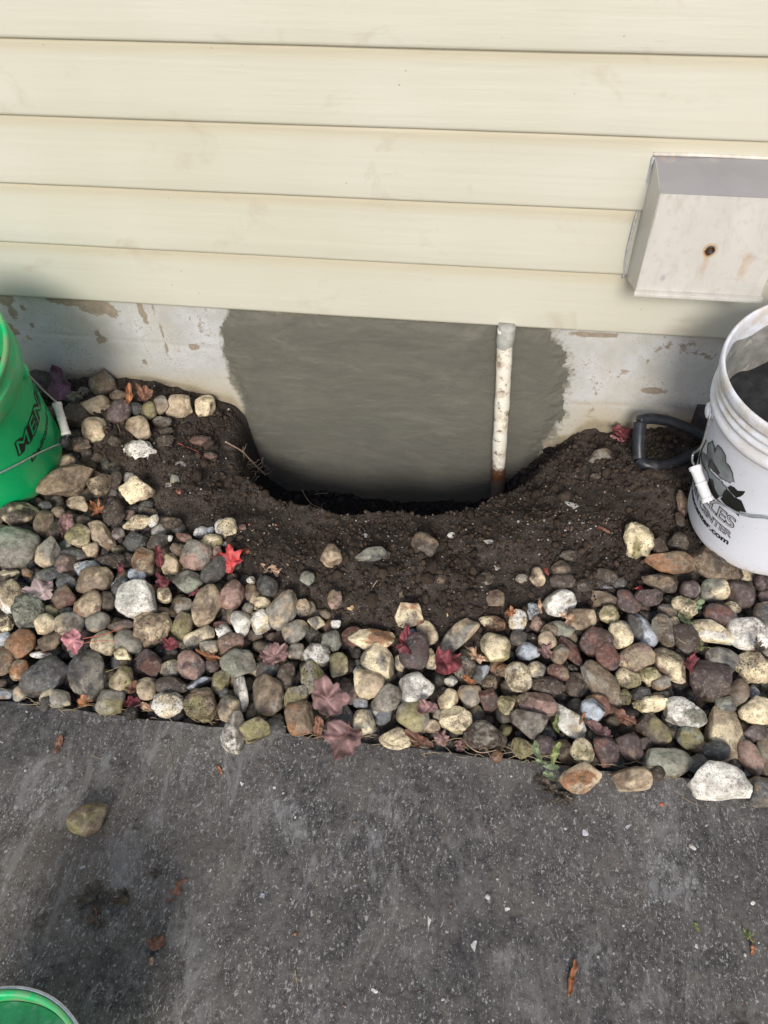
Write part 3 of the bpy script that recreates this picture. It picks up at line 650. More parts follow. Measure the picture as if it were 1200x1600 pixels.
put_text('GARDEN CENTER', .0235, (1141, 840), M_black, .0005, 'lettering', .92, .0011); put_text('GARDEN CENTER', .0235, (1141, 840), M_wfill, .0009, 'lettering', .92, -.0003)
put_text('gardencenter.com', .0205, (1138, 851), M_black, .0006, 'lettering', 1.0, .0008)
# bail
def wire_pts(Mx, pxs): return [cyl(*on_cone(Mx, x, y, o)[:1], on_cone(Mx, x, y, o)[1], on_cone(Mx, x, y, o)[2]) for x, y, o in pxs]
W1 = wire_pts(WM, [(1109, 652, .006), (1104, 672, .008), (1097, 695, .010), (1090, 704, .012), (1083, 709, .014), (1082, 722, .016)])
G0, G1 = wire_pts(WM, [(1085, 728, .017), (1107, 784, .014)])
W2 = wire_pts(WM, [(1109, 787, .014), (1120, 785, .013), (1132, 790, .011), (1150, 800, .008), (1172, 807, .006), (1196, 809, .006)])
t2, h2, r2 = on_cone(WM, 1199, 809, .006)
for k in range(1, 12):
    u = k/11; W2.append(cyl(t2+u*1.75, h2+(.285-h2)*u**1.6, body_r(h2)+.008+.006*u))
tE, hE, _ = on_cone(WM, 1109, 652, .006); W1 = [cyl(tE-.10, min(hE+.02, .285), body_r(.28)+.004)]+W1
allw = smooth_path(W1+[tuple(np.array(G0)), tuple(np.array(G1))]+W2, 5); v, f = tube_geo(allw, .0019, 8); mesh_obj('handle_wire', v, f, M_wire, wb)
grip(wb, G0, G1, mat_plain('white_grip_plastic', (.72, .73, .76, 1), .4, var=.1, bump=.1), .0098)
ear(wb, WM, tE-.10, .270, M_white); ear(wb, WM, t2+1.75, .285, M_white)

# --- green bucket
GC, GN = (-.930, -.253, -.205), (.157, -.366, 1)
M_green = mat_bucket('green_pail_plastic', (.002, .42, .135, 1), (.003, .48, .155, 1), (.28, .24, .14, 1), .36, .45, .66, .76)
gb, GM = bucket('bucket', GC, GN, 'green', M_green, 'bright green plastic bucket leaning on the cobbles at the left edge')
v, f = lathe_geo([(.001, .16), (.1365, .16)], 80); v[:, 2] += .006*fbm(v*40, 3, 2); mesh_obj('bucket_contents', v, f[:, ::-1].copy(), mat_plain('muddy_water', (.05, .05, .04, 1), .4), gb)
M_gfill = mat_plain('green_letter_fill', (.003, .42, .135, 1), .4, var=.1, bump=0)
tm, hm, _ = on_cone(GM, 27, 712); tn, hn, _ = on_cone(GM, 57, 640)
print('green text', tm, hm, tn, hn)
sl = 0.0
for dx_, dh_, of_, off_, mt_ in ((0, 0, .0030, .0005, M_black), (.020, -.0016, .0030, .0004, M_black), (.040, -.0032, .0030, .0003, M_black), (0, 0, -.0003, .0009, M_gfill)):
    bmk = text_bm('MENARDS', .052, of_, .22, 1.12, 'LEFT', .95); wrap_flat('lettering', bmk, cone_map(tm+.0+dx_, hm-.001+dh_, sl, off_), mt_, gb)
td, hd, _ = on_cone(GM, 48, 722)
bmk = text_bm('Dedicated to Service & Quality', .023, .0007, .22, 1.05, 'LEFT', 1.0); wrap_flat('lettering', bmk, cone_map(td, hd-.003, sl, .0005), M_black, gb)
A = wire_pts(GM, [(36, 577, .004), (52, 594, .008), (66, 608, .012), (80, 621, .016), (87, 627, .018)])
g0, g1 = wire_pts(GM, [(91, 629, .019), (104, 680, .022)])
B = wire_pts(GM, [(103, 687, .020), (98, 692, .016), (85, 697, .010), (60, 708, .006), (30, 724, .005), (2, 738, .005)])
t3, h3, _ = on_cone(GM, 2, 738, .005)
for k in range(1, 12): u = k/11; B.append(cyl(t3-u*1.6, h3+(.285-h3)*u**1.5, body_r(h3)+.006+.006*u))
aw = smooth_path(A+[g0, g1]+B, 5); v, f = tube_geo(aw, .0018, 8); mesh_obj('handle_wire', v, f, M_wire, gb)
grip(gb, g0, g1, mat_plain('grimy_white_grip', (.66, .62, .58, 1), .5, var=.15, bump=.2, dirt=(.35, .22, .16, 1), dscale=90), .0092)
kn = np.array(wire_pts(GM, [(102, 691, .020)])[0]); v, f = lathe_geo([(0, -.014), (.007, -.012), (.0105, -.004), (.011, .004), (.008, .011), (0, .014)], 20); v = v*(1+.12*vnoise(v*160, 2)[:, None])
mesh_obj('tape_lump', v+kn, f, mat_plain('black_tape', (.018, .018, .02, 1), .6, var=.2, scale=120, bump=.5, dirt=(.75, .75, .74, 1), dscale=70, damt=1.0, dlo=.60, dhi=.62), gb)
ear(gb, GM, math.atan2(A[0][1], A[0][0]), .275, M_green); ear(gb, GM, t3-1.6, .285, M_green)

# --- second green bucket, corner of the walk
g3b, G3 = bucket('bucket', (-.425, -1.250, SLAB_Z), (0, 0, 1), 'green', M_green, 'small green plastic pail standing on the walk in the bottom left corner'); g3b.scale = (.727, .727, .46)
v, f = lathe_geo([(.001, .335), (.06, .333), (.10, .338), (.1425, .330)], 60); v[:, 2] += .012*fbm(v*30, 4, 3); mesh_obj('bucket_liner', v, f[:, ::-1].copy(), mat_plain('green_film', (.03, .22, .09, 1), .35, var=.4, scale=24, bump=.4, bdist=.006, dirt=(.30, .36, .34, 1), dscale=18), g3b)
hw = [(.1565*math.cos(t), .1565*math.sin(t), .366+.004*math.sin(t*2)) for t in np.linspace(-.2, math.pi+.2, 40)]; v, f = tube_geo(hw, .0024, 8); mesh_obj('handle_wire', v, f, M_wire, g3b)
for t in (-.2, math.pi+.2): ear(g3b, G3, t, .30, M_green)

# ------------------------------------------------------------------ black D-shaped grip beside the white bucket
M_blk = mat_plain('scuffed_black_plastic', (.022, .024, .030, 1), .38, var=.4, scale=70, bump=.35, bdist=.0015, dirt=(.13, .125, .115, 1), dscale=40, damt=.6, dlo=.56, dhi=.70)
dg = empty('tool_handle', tuple(on_z(1040, 690, -.20))); tag(dg, 'black plastic D-shaped tool handle lying between foundation and white bucket', 'tool handle')
def wp(px, py, z): return on_z(px, py, z)
def hpart(name, pts, rad, mat=M_blk, flat=1.0):
    pth = smooth_path(pts, 6); v, f = tube_geo(pth, rad, 14); mesh_obj(name, local(v, dg), f, mat, dg)
hpart('crossbar', [wp(999, 716, -.205), wp(998, 700, -.190), wp(999, 680, -.172), wp(1000, 660, -.155)], .0125)
hpart('upper_arm', [wp(998, 657, -.152), wp(1015, 654, -.152), wp(1040, 657, -.158), wp(1065, 665, -.165), wp(1088, 676, -.175), wp(1110, 690, -.19)], .0105)
hpart('lower_arm', [wp(999, 718, -.207), wp(1010, 726, -.210), wp(1030, 728, -.212), wp(1055, 723, -.212), wp(1078, 712, -.208), wp(1112, 696, -.195)], .0115)
hpart('shaft', [wp(1104, 690, -.19), wp(1135, 690, -.195), wp(1180, 700, -.20)], .016)
vb, fb = box_geo(0, .05, -.02, .018, 0, .055); vb = np.array(vb)+np.array([.455, -.012, -.215])-.0; o = mesh_obj('wood_block', vb, fb, mat_plain('wet_brown_block', (.07, .055, .05, 1), .8, var=.4, scale=80, bump=.6), smooth=False)
tag(o, 'small dark block against the foundation behind the white bucket', 'block')
# ------------------------------------------------------------------ cobbles
PAL = dict(t=(172, 153, 126), T=(205, 190, 156), w=(208, 206, 200), g=(138, 134, 124), q=(134, 138, 124), G=(84, 87, 88), k=(74, 75, 80),
           b=(128, 108, 86), B=(78, 64, 54), r=(122, 78, 68), p=(160, 128, 117), m=(96, 78, 80), o=(152, 106, 70), y=(140, 132, 88), L=(150, 160, 174))
PAL = {k: tuple((0.84*x+.16*(sum(v)/3))*(1.08 if k in 'TwtL' else .90 if k in 'BGkmr' else 1.0) for x in v) for k, v in PAL.items()}
CNAME = dict(t='tan', T='cream', w='whitish', g='grey', q='greenish-grey', G='dark grey', k='charcoal', b='brown', B='dark brown', r='brick-red', p='pinkish', m='purplish', o='orange-brown', y='mossy yellow', L='bluish-grey')
# region: (origin x, origin y, zoom scale); rows: cx cy w h angle colours shape
REG = {
 'A': (0, 780, 6.0, """
190 140 330 225 15 Bt a;415 225 185 260 0 b e;545 120 125 110 0 b e;740 45 205 135 -25 tb a;150 460 400 385 0 qg e;456 508 215 305 -8 tg a;738 355 225 220 10 Ty a;852 470 150 150 0 bt e
945 335 335 170 -53 tb e;705 515 250 115 -12 G e;525 290 120 150 0 B a;625 635 220 220 0 mp e;485 705 290 130 20 Gg e;635 785 205 165 0 G e;595 915 235 225 0 br a;893 752 315 250 5 bt e
820 655 230 175 12 Lw k;830 985 245 268 0 to e;1065 575 290 150 -4 B k;1120 820 150 170 10 GL k;80 712 200 120 8 TB a;95 935 260 330 8 wt a;270 1045 290 330 20 qG k;490 1045 140 125 0 yg e
432 1178 205 190 10 tT a;655 1180 260 225 15 gt e;918 1155 220 180 15 gt e;55 1165 150 175 0 bT k;20 150 60 200 0 B e;1010 960 160 190 0 B e;15 300 110 125 0 mB e;1075 135 200 235 0 B k
1112 325 125 125 0 mg e;625 1060 130 85 0 k e;430 55 105 75 -10 B e;255 690 90 110 60 bo a;690 180 160 80 15 B e;360 540 0 0 0 b e"""),
 'B': (180, 780, 5.0, """
165 190 205 120 22 Tt k;298 170 80 110 -20 Tw k;450 185 150 95 -5 Bb k;160 328 185 150 0 G e;330 330 170 120 20 GB e;218 480 175 230 12 to a;440 500 145 160 0 ty a;485 395 110 120 0 bB k
635 440 255 235 0 pg e;540 303 145 70 -15 pr a;668 258 120 92 10 wL k;750 242 62 60 0 L a;748 332 175 125 32 Ty a;868 232 170 195 15 Tw k;985 222 80 55 0 r a;785 545 270 155 58 G e
570 648 250 185 -5 qG a;908 755 205 238 0 rp e;1062 735 110 150 10 b a;1145 812 125 100 -15 Tb k;1170 672 120 145 15 G e;1040 855 100 90 0 gb e;712 832 225 320 0 bt a;535 832 150 125 15 gb e
178 790 345 290 -18 w a;292 998 290 300 5 tb k;530 985 160 215 -15 yb e;990 975 150 195 20 w a;1128 958 145 185 15 wT a;848 1032 130 120 0 w k;385 742 112 130 10 Tb a;55 675 150 120 25 LG k
170 592 140 110 -25 LG e;420 308 66 56 20 w a;1060 632 72 60 0 wt k;778 412 110 72 28 pr a;410 885 160 70 -5 Bb a;868 348 84 50 0 LG a;905 900 90 160 0 Bb e;110 470 100 120 0 B e;820 990 130 90 30 rp a"""),
 'C': (0, 960, 5.4545, """
172 256 240 265 0 ob e;45 205 110 120 0 LT e;45 388 160 260 0 bo e;165 475 145 165 0 ot e;380 535 400 295 38 kG e;735 508 300 420 12 kg a;476 716 268 150 -8 gT e;175 675 120 138 10 gt e
40 680 130 92 0 Lb e;938 750 235 215 0 gy e;1045 562 205 225 0 ty a;885 242 215 215 0 tT e;1095 245 255 195 -40 g e;1055 342 145 115 -15 Ty a;432 232 190 170 15 b a;355 346 190 58 0 wr f
1040 100 220 120 0 bm e;690 300 190 130 25 G a;15 590 90 80 0 B e;280 240 0 0 0 b e"""),
 'D': (200, 960, 5.4545, """
612 195 265 145 32 Tg e;690 288 160 140 0 gt a;878 250 218 168 14 po e;938 420 290 228 14 qg a;530 432 255 200 -38 pm e;182 422 200 245 10 mr a;366 460 175 150 0 Tg k;722 430 130 130 0 mB e
160 632 170 190 0 tB e;370 610 280 150 -3 B e;610 580 225 78 28 kL e;346 772 272 218 -10 wT k;622 765 290 280 0 yb k;790 578 150 200 0 yg e;862 800 195 230 0 tg e;900 1012 220 330 10 gw a
965 676 112 305 14 gw a;1080 985 245 170 32 yB a;1115 985 0 0 0 b e;820 665 90 80 0 G e"""),
 'E': (400, 800, 3.0, """
55 860 150 188 -5 bg e;85 1020 110 112 0 G f;350 205 105 108 5 bt a;540 200 150 68 8 qG a;788 155 128 115 -25 bB e;1083 310 80 68 0 Bg k;240 312 70 70 0 q e;55 350 102 88 -35 G e;122 457 195 128 68 gt e
222 450 70 84 0 tg k;186 560 130 100 38 gt e;282 520 82 60 -10 Tg a;375 526 46 44 0 w a;370 410 72 88 0 bp k;352 606 95 96 0 qG k;186 652 80 72 0 gT e;286 672 126 112 -12 wg k;265 778 115 158 8 yg k
388 716 88 112 5 Ty e;540 600 215 95 -8 To a;470 585 140 95 -12 r f;712 480 128 128 15 To a;800 560 130 82 -62 Tt e;715 560 70 40 0 L e;742 655 145 165 10 mk e;580 715 178 140 -58 Tg a;530 802 140 136 0 Tt a
742 832 172 140 28 w a;950 578 215 92 48 tg e;1120 635 142 132 -15 Ty e;1105 522 132 72 -15 oT k;1124 406 88 84 -20 br a;682 710 60 78 0 Tg e;975 730 112 110 0 bg k;618 880 150 110 55 g a;490 895 70 60 0 gL e
506 986 106 116 0 Tg e;412 950 90 120 10 G a;735 958 150 138 0 yg e;900 882 96 102 0 tT e;1003 865 112 108 0 tg e;936 976 152 126 14 Ty e;825 1003 80 60 0 tb e;1065 1045 190 125 5 Bg k;652 1070 150 120 -18 TG f
205 970 130 150 10 bo a;190 868 125 105 52 gy a;1050 760 105 62 70 GL a;1092 800 75 75 0 bg k;1165 745 80 60 0 ob k;1090 880 92 98 0 rm a;438 855 82 100 0 mb e;915 792 62 54 20 wT a;1172 905 85 88 0 yT k;25 512 92 100 20 wT a
95 1000 60 110 0 T a;1130 735 80 70 0 ob e;60 740 110 90 0 Gb e;820 690 60 100 0 gT e;140 770 90 130 0 Bm e;675 418 34 90 -8 Tt k;860 950 70 60 0 gb e;760 620 0 0 0 b e;5 415 70 90 0 Tt k;480 745 50 50 0 LG a"""),
 'F': (800, 800, 3.0, """
595 132 140 175 -8 Ty k;745 236 232 98 -4 ob a;775 142 98 96 0 B e;692 162 78 88 0 B a;935 240 290 165 -28 Bb k;1100 296 120 62 -5 Tt a;690 325 162 94 -18 bB a;835 376 92 100 0 mg e;950 364 142 108 4 Tq e
1065 380 130 145 0 mB e;1172 335 66 84 0 m e;808 446 122 96 -32 Ty k;730 465 94 70 -8 gb e;975 486 150 98 -28 rm e;1030 456 78 76 -30 Ty k;1190 492 112 145 0 Gb e;928 565 205 110 -22 Tw a;1104 577 185 150 -8 wp a
714 556 105 155 15 gb a;756 522 60 60 0 Ty e;815 590 112 150 10 mB e;987 692 155 108 -18 Gg e;1136 726 168 148 -10 tT k;935 790 192 190 0 Bm e;1056 846 135 98 38 gb e;1128 852 66 82 0 Lq a;1140 932 155 130 -8 Tt e
744 718 190 128 -55 Tb e;585 682 180 118 18 tp a;545 782 118 96 -5 Ty e;645 766 100 96 0 Ty k;700 802 92 60 15 bg e;510 575 108 122 5 Tg e;600 548 200 108 -62 LG e;540 420 130 90 -55 mr f;455 482 92 86 -10 Ty a
395 605 158 120 48 rm e;325 496 136 106 -28 bt a;224 426 158 108 28 wg e;226 551 132 80 -4 qg e;100 466 62 82 0 Lw k;28 510 84 104 -15 wT e;166 600 86 82 0 ty e;278 652 160 74 -58 r a;74 652 112 86 -8 Lm e
226 666 96 92 20 bg a;115 746 102 92 10 Tg k;28 770 120 140 0 Tw e;216 752 106 80 -25 rb e;306 810 122 112 -10 Bg e;165 812 172 82 -4 B k;446 678 108 132 10 rm e;424 810 250 122 -56 bg a;402 910 124 100 0 or a
115 902 184 118 -16 pt a;76 990 172 130 -8 Bg a;265 982 205 108 -60 wT a;12 894 56 72 0 y k;48 1108 110 96 0 yg k;246 1122 128 96 -50 bB a;328 1130 105 132 10 Ty k;438 1116 124 152 -18 mr a;545 1098 118 130 0 mb a
656 1020 148 168 15 yB e;650 905 162 80 10 Ty k;525 866 66 72 0 y k;604 858 92 82 0 yG k;810 942 190 140 -10 wq e;728 1172 222 124 -5 qg e;565 1252 182 104 0 tb a;320 1252 192 118 20 to a;970 1266 268 158 -12 w a
990 1046 185 262 4 tT a;898 1112 165 68 -35 b a;832 1062 116 112 0 qy e;1140 1036 112 76 0 m e;1120 1152 100 158 10 pb e;1162 1312 132 130 -12 Gb e;1185 1110 66 130 0 bq e;880 1182 120 92 0 G e;180 200 0 0 0 b e
118 305 74 92 0 bt a;232 265 100 80 0 Bb e;240 330 120 80 10 B e;45 312 60 44 0 gt k;415 405 150 76 0 bg a;440 300 110 70 -20 BG e;330 350 90 70 0 B k;150 1090 90 90 0 mB e;500 335 70 50 0 G e;640 400 130 80 0 Bm k
1200 640 60 70 0 gT e;620 1085 70 60 0 Bm e;1190 395 70 60 0 m e;1000 900 90 70 0 qG e;690 870 100 60 10 yG k;30 590 80 70 0 Gb e;380 930 100 110 20 LG e;120 520 80 90 0 Bp k;960 1120 120 80 0 GB e"""),
 'G': (0, 440, 3.0, """
190 482 142 132 0 B e;480 482 118 130 20 bg a;345 542 86 66 0 yg e;395 520 60 50 0 gb e;450 582 140 102 5 bt e;556 535 82 52 0 b e;562 612 110 112 0 mB e;635 596 72 62 0 G e;700 606 70 86 0 yb e;756 580 82 86 0 bg e
842 586 118 104 0 tT a;960 586 96 112 0 Tb a;355 625 132 110 0 B e;450 690 128 120 25 Tt e;655 686 128 108 -25 bt e;655 792 152 102 10 wg k;644 986 152 124 -8 Tt k;310 936 262 140 38 bt a;464 950 112 106 0 bt k
820 935 44 62 0 q e;940 746 104 60 10 rB e;310 842 84 60 15 tb e;760 656 92 50 0 gB e;212 1050 62 40 0 G e;100 650 120 100 0 B e;545 930 50 80 0 B e;600 570 0 0 0 b e;400 600 0 0 0 B e;250 620 90 90 0 B e;780 700 70 40 0 B k
380 760 90 70 0 Bb k;120 780 140 100 0 B e"""),
 'H': (0, 0, 1.0, """
138 1280 62 44 28 by e;940 715 42 27 14 bg a;1066 786 16 42 5 pb k;1062 812 14 24 0 B e;858 985 26 18 0 bt e;888 868 28 18 0 B k;600 868 22 16 0 B k;690 905 20 16 0 Bb k;930 745 18 12 0 B k;180 690 24 18 0 B k
742 768 20 12 0 BG k;258 690 26 20 10 Bb k;330 712 22 14 0 Br k;216 772 18 22 0 BG e;130 815 30 20 0 B e"""),
}
STONES = []
for rk, (ox, oy, sc, txt) in REG.items():
    for row in txt.replace('\n', ';').split(';'):
        t = row.split()
        if len(t) < 7: continue
        cx, cy, w, h, ang = map(float, t[:5])
        if w <= 0: continue
        STONES.append([ox+cx/sc, oy+cy/sc, w/sc, h/sc, ang, t[5], t[6]])
def ico(sub):
    bm = bmesh.new(); bmesh.ops.create_icosphere(bm, subdivisions=sub, radius=1.0)
    v = np.array([q.co[:] for q in bm.verts]); f = np.array([[q.index for q in p.verts] for p in bm.faces]); bm.free(); return v, f
ICO = {k: ico(k) for k in (1, 2, 3, 4, 5)}
def stone_shape(shape, seed, sub):
    V, F = ICO[sub]; P = V.copy(); r = np.random.default_rng(seed)
    if shape == 'e':
        p = 2.25+r.random()*.35; P = P/(np.sum(np.abs(P)**p, 1)**(1/p))[:, None]
        P = P@np.array(Quaternion(Vector(r.normal(size=3)).normalized(), r.random()*.25).to_matrix()).T
        ncut, lo, hi, sf, na = 6, .70, .95, .045, .08
    elif shape == 'a':
        p = 3.0; P = P/(np.sum(np.abs(P)**p, 1)**(1/p))[:, None]; tw = r.random()*.5
        P = P@np.array(Matrix.Rotation(tw, 3, 'Z')).T; ncut, lo, hi, sf, na = 9, .66, .92, .016, .06
    elif shape == 'f': ncut, lo, hi, sf, na = 5, .70, .92, .03, .05
    else: ncut, lo, hi, sf, na = 7, .66, .92, .03, .16
    for k in range(ncut):
        n = r.normal(size=3); n[2] *= .8; n /= np.linalg.norm(n); d = lo+(hi-lo)*r.random(); x = (P@n-d)/sf
        P = P-n*(np.where(x > 20, x, np.log1p(np.exp(np.minimum(x, 20))))*sf)[:, None]
    o = r.random(3)*50
    P = P*(1+na*1.3*fbm(P*1.6+o, 1, 2)[:, None]+na*.45*fbm(P*4.5+o, 2, 2)[:, None])
    if sub >= 4: P = P*(1+{'k': .040, 'a': .018, 'f': .014, 'e': .006}[shape]*fbm(P*9+o, 3, 3)[:, None])
    P[:, 0] *= 1; P -= (P.max(0)+P.min(0))/2; P /= (P.max(0)-P.min(0))/2
    return P, F
def two_tone(P, c1, c2, seed, amt=None):
    r = np.random.default_rng(seed); o = r.random(3)*40; n = fbm(P*1.15+o, 5, 3); d = r.normal(size=3); d /= np.linalg.norm(d)
    m = sstep(-.12, .28, n*1.2+.35*(P@d)-.05); j = .90+.2*r.random()
    c = lin(c1)*(1-m)[:, None]+lin(c2)*m[:, None]; return np.clip(c*j*STONE_K, 0, .85)
STONE_K = 1.12
MS = {'e': mat_stone('smooth_cobble', 0, 0, .55, .25), 'a': mat_stone('rough_cobble', .25, 0, .68, .5), 'k': mat_stone('pitted_cobble', .35, .6, .75, .8), 'f': mat_stone('flat_cobble', .1, 0, .62, .4), 's': mat_stone('speckled_cobble', .42, .2, .66, .5)}
UP = np.array([0, 0, 1.0])
built = []
for i, (px, py, w, h, ang, cc, sh) in enumerate(STONES):
    rd = ray(px, py)
    # march to the ground
    ts = np.linspace(.6, 2.2, 900); Pr = CAM_C+rd*ts[:, None]; g = np.where(Pr[:, 1] > EDGE_Y, ground_z(Pr[:, 0], Pr[:, 1], False), SLAB_Z)
    k = int(np.argmax(Pr[:, 2] < g)); P0 = Pr[k]; dep = depth(P0); mpp = dep/CAM_F
    a, b = w*mpp/2, h*mpp/2; c = min(a, b)*(.80 if sh != 'f' else .38); c = min(c, .024) if max(a, b) > .03 else c
    toc = -rd; nrm = .62*UP+.5*toc; nrm /= np.linalg.norm(nrm)
    A = math.radians(ang); U = CR*math.cos(A)+CU*math.sin(A); U = U-nrm*(U@nrm); U /= np.linalg.norm(U); Vv = np.cross(nrm, U)
    built.append(dict(i=i, px=px, py=py, w=w, h=h, a=a*1.02, b=b*1.05, c=c, U=U, V=Vv, N=nrm, rd=rd, P=P0, cc=cc, sh=sh))
def half_z(s): return math.sqrt((s['a']*s['U'][2])**2+(s['b']*s['V'][2])**2+(s['c']*s['N'][2])**2)
def in_bed(P): return P[1] < float(bed_line(P[0]))
for s in built:
    hz = half_z(s); on_slab = s['P'][1] < EDGE_Y-.004; dirtz = not in_bed(s['P']) and not on_slab
    lift = hz*.96 if on_slab else (hz*.45 if dirtz else .016+hz*.55)
    s['t'] = lift/(-s['rd'][2]); s['P'] = s['P']-s['rd']*s['t']; s['bed'] = not dirtz and not on_slab; s['slab'] = on_slab
# separate overlapping neighbours along the sight line: later rows and smaller stones lie on top
for it in range(14):
    for x in range(len(built)):
        for y in range(x+1, len(built)):
            A_, B_ = built[x], built[y]; D = math.hypot(A_['px']-B_['px'], A_['py']-B_['py']); ra = (A_['w']+A_['h'])/4; rb = (B_['w']+B_['h'])/4
            if D >= .92*(ra+rb): continue
            need = (A_['c']+B_['c'])*math.sqrt(max(0, 1-(D/(.98*(ra+rb)))**2))*.85
            da, db = A_['P']@CF, B_['P']@CF; sgn = 1 if da-db >= 0 else -1     # keep whoever is nearer on top
            gap = abs(da-db)
            if gap < need:
                m = min((need-gap)*.35, .004); near, far = (B_, A_) if sgn > 0 else (A_, B_)
                near['P'] = near['P']-near['rd']*m*.6
                if far['bed']: far['P'] = far['P']+far['rd']*m*.6
for s in built:      # nothing hangs in the air or is swallowed
    hz = half_z(s); g = gz(s['P'][0], s['P'][1])+(0 if s['slab'] else .0)
    top = g+(.062 if s['bed'] else hz*.98); low = g+(hz*.15 if not s['slab'] else hz*.9)
    z = min(max(s['P'][2], low), max(top, low)); t = (z-s['P'][2])/(-s['rd'][2]); s['P'] = s['P']-s['rd']*t

# names for the stones: look + the nearest landmark
LAND = [((210, 937), 'the large white stone'), ((362, 931), 'the brick-red speckled cobble'), ((362, 882), 'the bright red maple leaf'), ((135, 1055), 'the large charcoal angular stone'), ((70, 1058), 'the large charcoal oval stone'),
        ((25, 857), 'the big greenish-grey oval'), ((647, 1077), 'the white wedge stone'), ((994, 973), 'the blue-grey long stone'), ((1043, 1190), 'the grey egg on the edge'), ((1123, 1222), 'the big white corner rock'), ((1130, 1148), 'the big tan block'),
        ((1125, 962), 'the maroon egg stone'), ((888, 1127), 'the white tapered stone'), ((941, 1070), 'the long brown block'), ((1112, 1063), 'the big dark brown cobble'), ((998, 844), 'the mossy cream knob'), ((238, 980), 'the pitted tan block'),
        ((318, 1100), 'the mossy yellow cobble'), ((165, 1100), 'the speckled round stone'), ((32, 1007), 'the orange-brown cobble'), ((112, 1000), 'the pink leaf'), ((513, 1098), 'the mauve leaf'), ((576, 1067), 'the round cream disc'),
        ((716, 990), 'the long curved tan stone'), ((637, 960), 'the cream quartz stone'), ((515, 868), 'the lone brown cube in the dirt'), ((242, 754), 'the bright white chip'), ((103, 752), 'the long brown stone'), ((420, 1087), 'the big brown-grey oval'),
        ((1075, 1040), 'the red leaf on the right'), ((1048, 880), 'the rusty yellow slab stone'), ((775, 1010), 'the scratched cream stone'), ((480, 1060), 'the mossy grey lump'), ((320, 660), 'the cement patch'), ((285, 635), 'the tan stone by the foundation'),
        ((875, 945), 'the white oval in the dirt'), ((365, 1145), 'the grey stone lying on the walk'), ((617, 1157), 'the dark-topped stone at the edge'), ((60, 690), 'the green bucket'), ((1130, 870), 'the white bucket')]
HAND = {(210, 938): 'large smooth white stone, the biggest pale one left of centre', (362, 931): 'brick-red speckled round cobble just below the bright red maple leaf', (135, 1053): 'large charcoal angular stone near the walk edge, under the pink leaf',
        (70, 1058): 'large charcoal oval stone left of the other charcoal one', (25, 857): 'big greenish-grey oval cobble at the left edge below the green bucket', (647, 1077): 'bright white wedge-shaped stone in the middle of the bed',
        (1000, 983): 'blue-grey elongated stone slanting down to the right', (1043, 1191): 'smooth greenish-grey egg-shaped stone on the walk edge at right', (1123, 1222): 'big jagged white rock overhanging the walk at bottom right', (1130, 1149): 'big blocky tan stone above the white corner rock',
        (1125, 962): 'smooth maroon egg-shaped cobble below the white bucket', (888, 1127): 'bright cream tapered stone with a blunt top near the green leaves', (941, 1070): 'long brown-grey block stone leaning diagonally', (1112, 1063): 'big round dark brown cobble beside the red leaf',
        (998, 844): 'knobbly cream stone with mossy tip on the dirt by the white bucket', (238, 980): 'pitted blocky tan stone touching the large white stone', (324, 1100): 'mossy yellow-brown lump resting on the walk edge', (32, 1007): 'orange-brown rounded cobble at the left edge',
        (717, 993): 'long curved tan stone half sunk in the dirt', (637, 960): 'cream and orange quartz stone at the edge of the dirt', (517, 868): 'lone brown cube-shaped stone in the middle of the dirt', (243, 753): 'bright white angular chip on the dirt by the green bucket',
        (103, 752): 'long brown rectangular stone under the green bucket handle', (418, 1087): 'big smooth brown-grey oval at the walk edge left of centre', (1048, 879): 'rusty yellow and brown slab stone left of the white bucket foot', (773, 1012): 'scratched cream stone right of the long curved tan stone',
        (365, 1146): 'grey angular stone lying out on the walk, left of centre', (617, 1157): 'dark-topped pale-rimmed stone on the walk edge at centre', (138, 1280): 'olive-brown wet-looking stone alone on the grey walk', (875, 942): 'white elongated cobble at the right edge of the dirt',
        (596, 867): 'flat greenish-grey stone flush with the dirt near the hole', (663, 852): 'dirt-covered brown boulder half buried just below the hole', (986, 1217): 'tan-brown triangular stone on the walk, right of centre', (907, 1217): 'tan and orange wedge stone on the walk by the green leaves',
        (1112, 880): 'large dark brown rock wedged under the white bucket'}
def size_word(s):
    d = math.sqrt(s['w']*s['h']); return 'tiny' if d < 19 else 'small' if d < 29 else 'medium' if d < 42 else 'large'
def shape_word(s):
    r = max(s['w'], s['h'])/min(s['w'], s['h'])
    if s['sh'] == 'f': return 'flat'
    if s['sh'] == 'a': return 'angular' if r < 1.5 else 'long angular'
    if s['sh'] == 'k': return 'rough' if r < 1.5 else 'long rough'
    return 'round' if r < 1.18 else 'oval' if r < 1.65 else 'elongated'
used_labels = set()
def rel(s, L, k=0):
    dx, dy = s['px']-L[0][0], s['py']-L[0][1]; d = math.hypot(dx, dy)
    near = 'just' if d < 55 else ''
    if abs(dx) > 2.2*abs(dy): w = ('right of', 'left of')[dx < 0]
    elif abs(dy) > 2.2*abs(dx): w = ('below', 'above')[dy < 0]
    else: w = ('below', 'above')[dy < 0]+' and '+('right of', 'left of')[dx < 0]
    return (near+' '+w+' '+L[1]).strip()
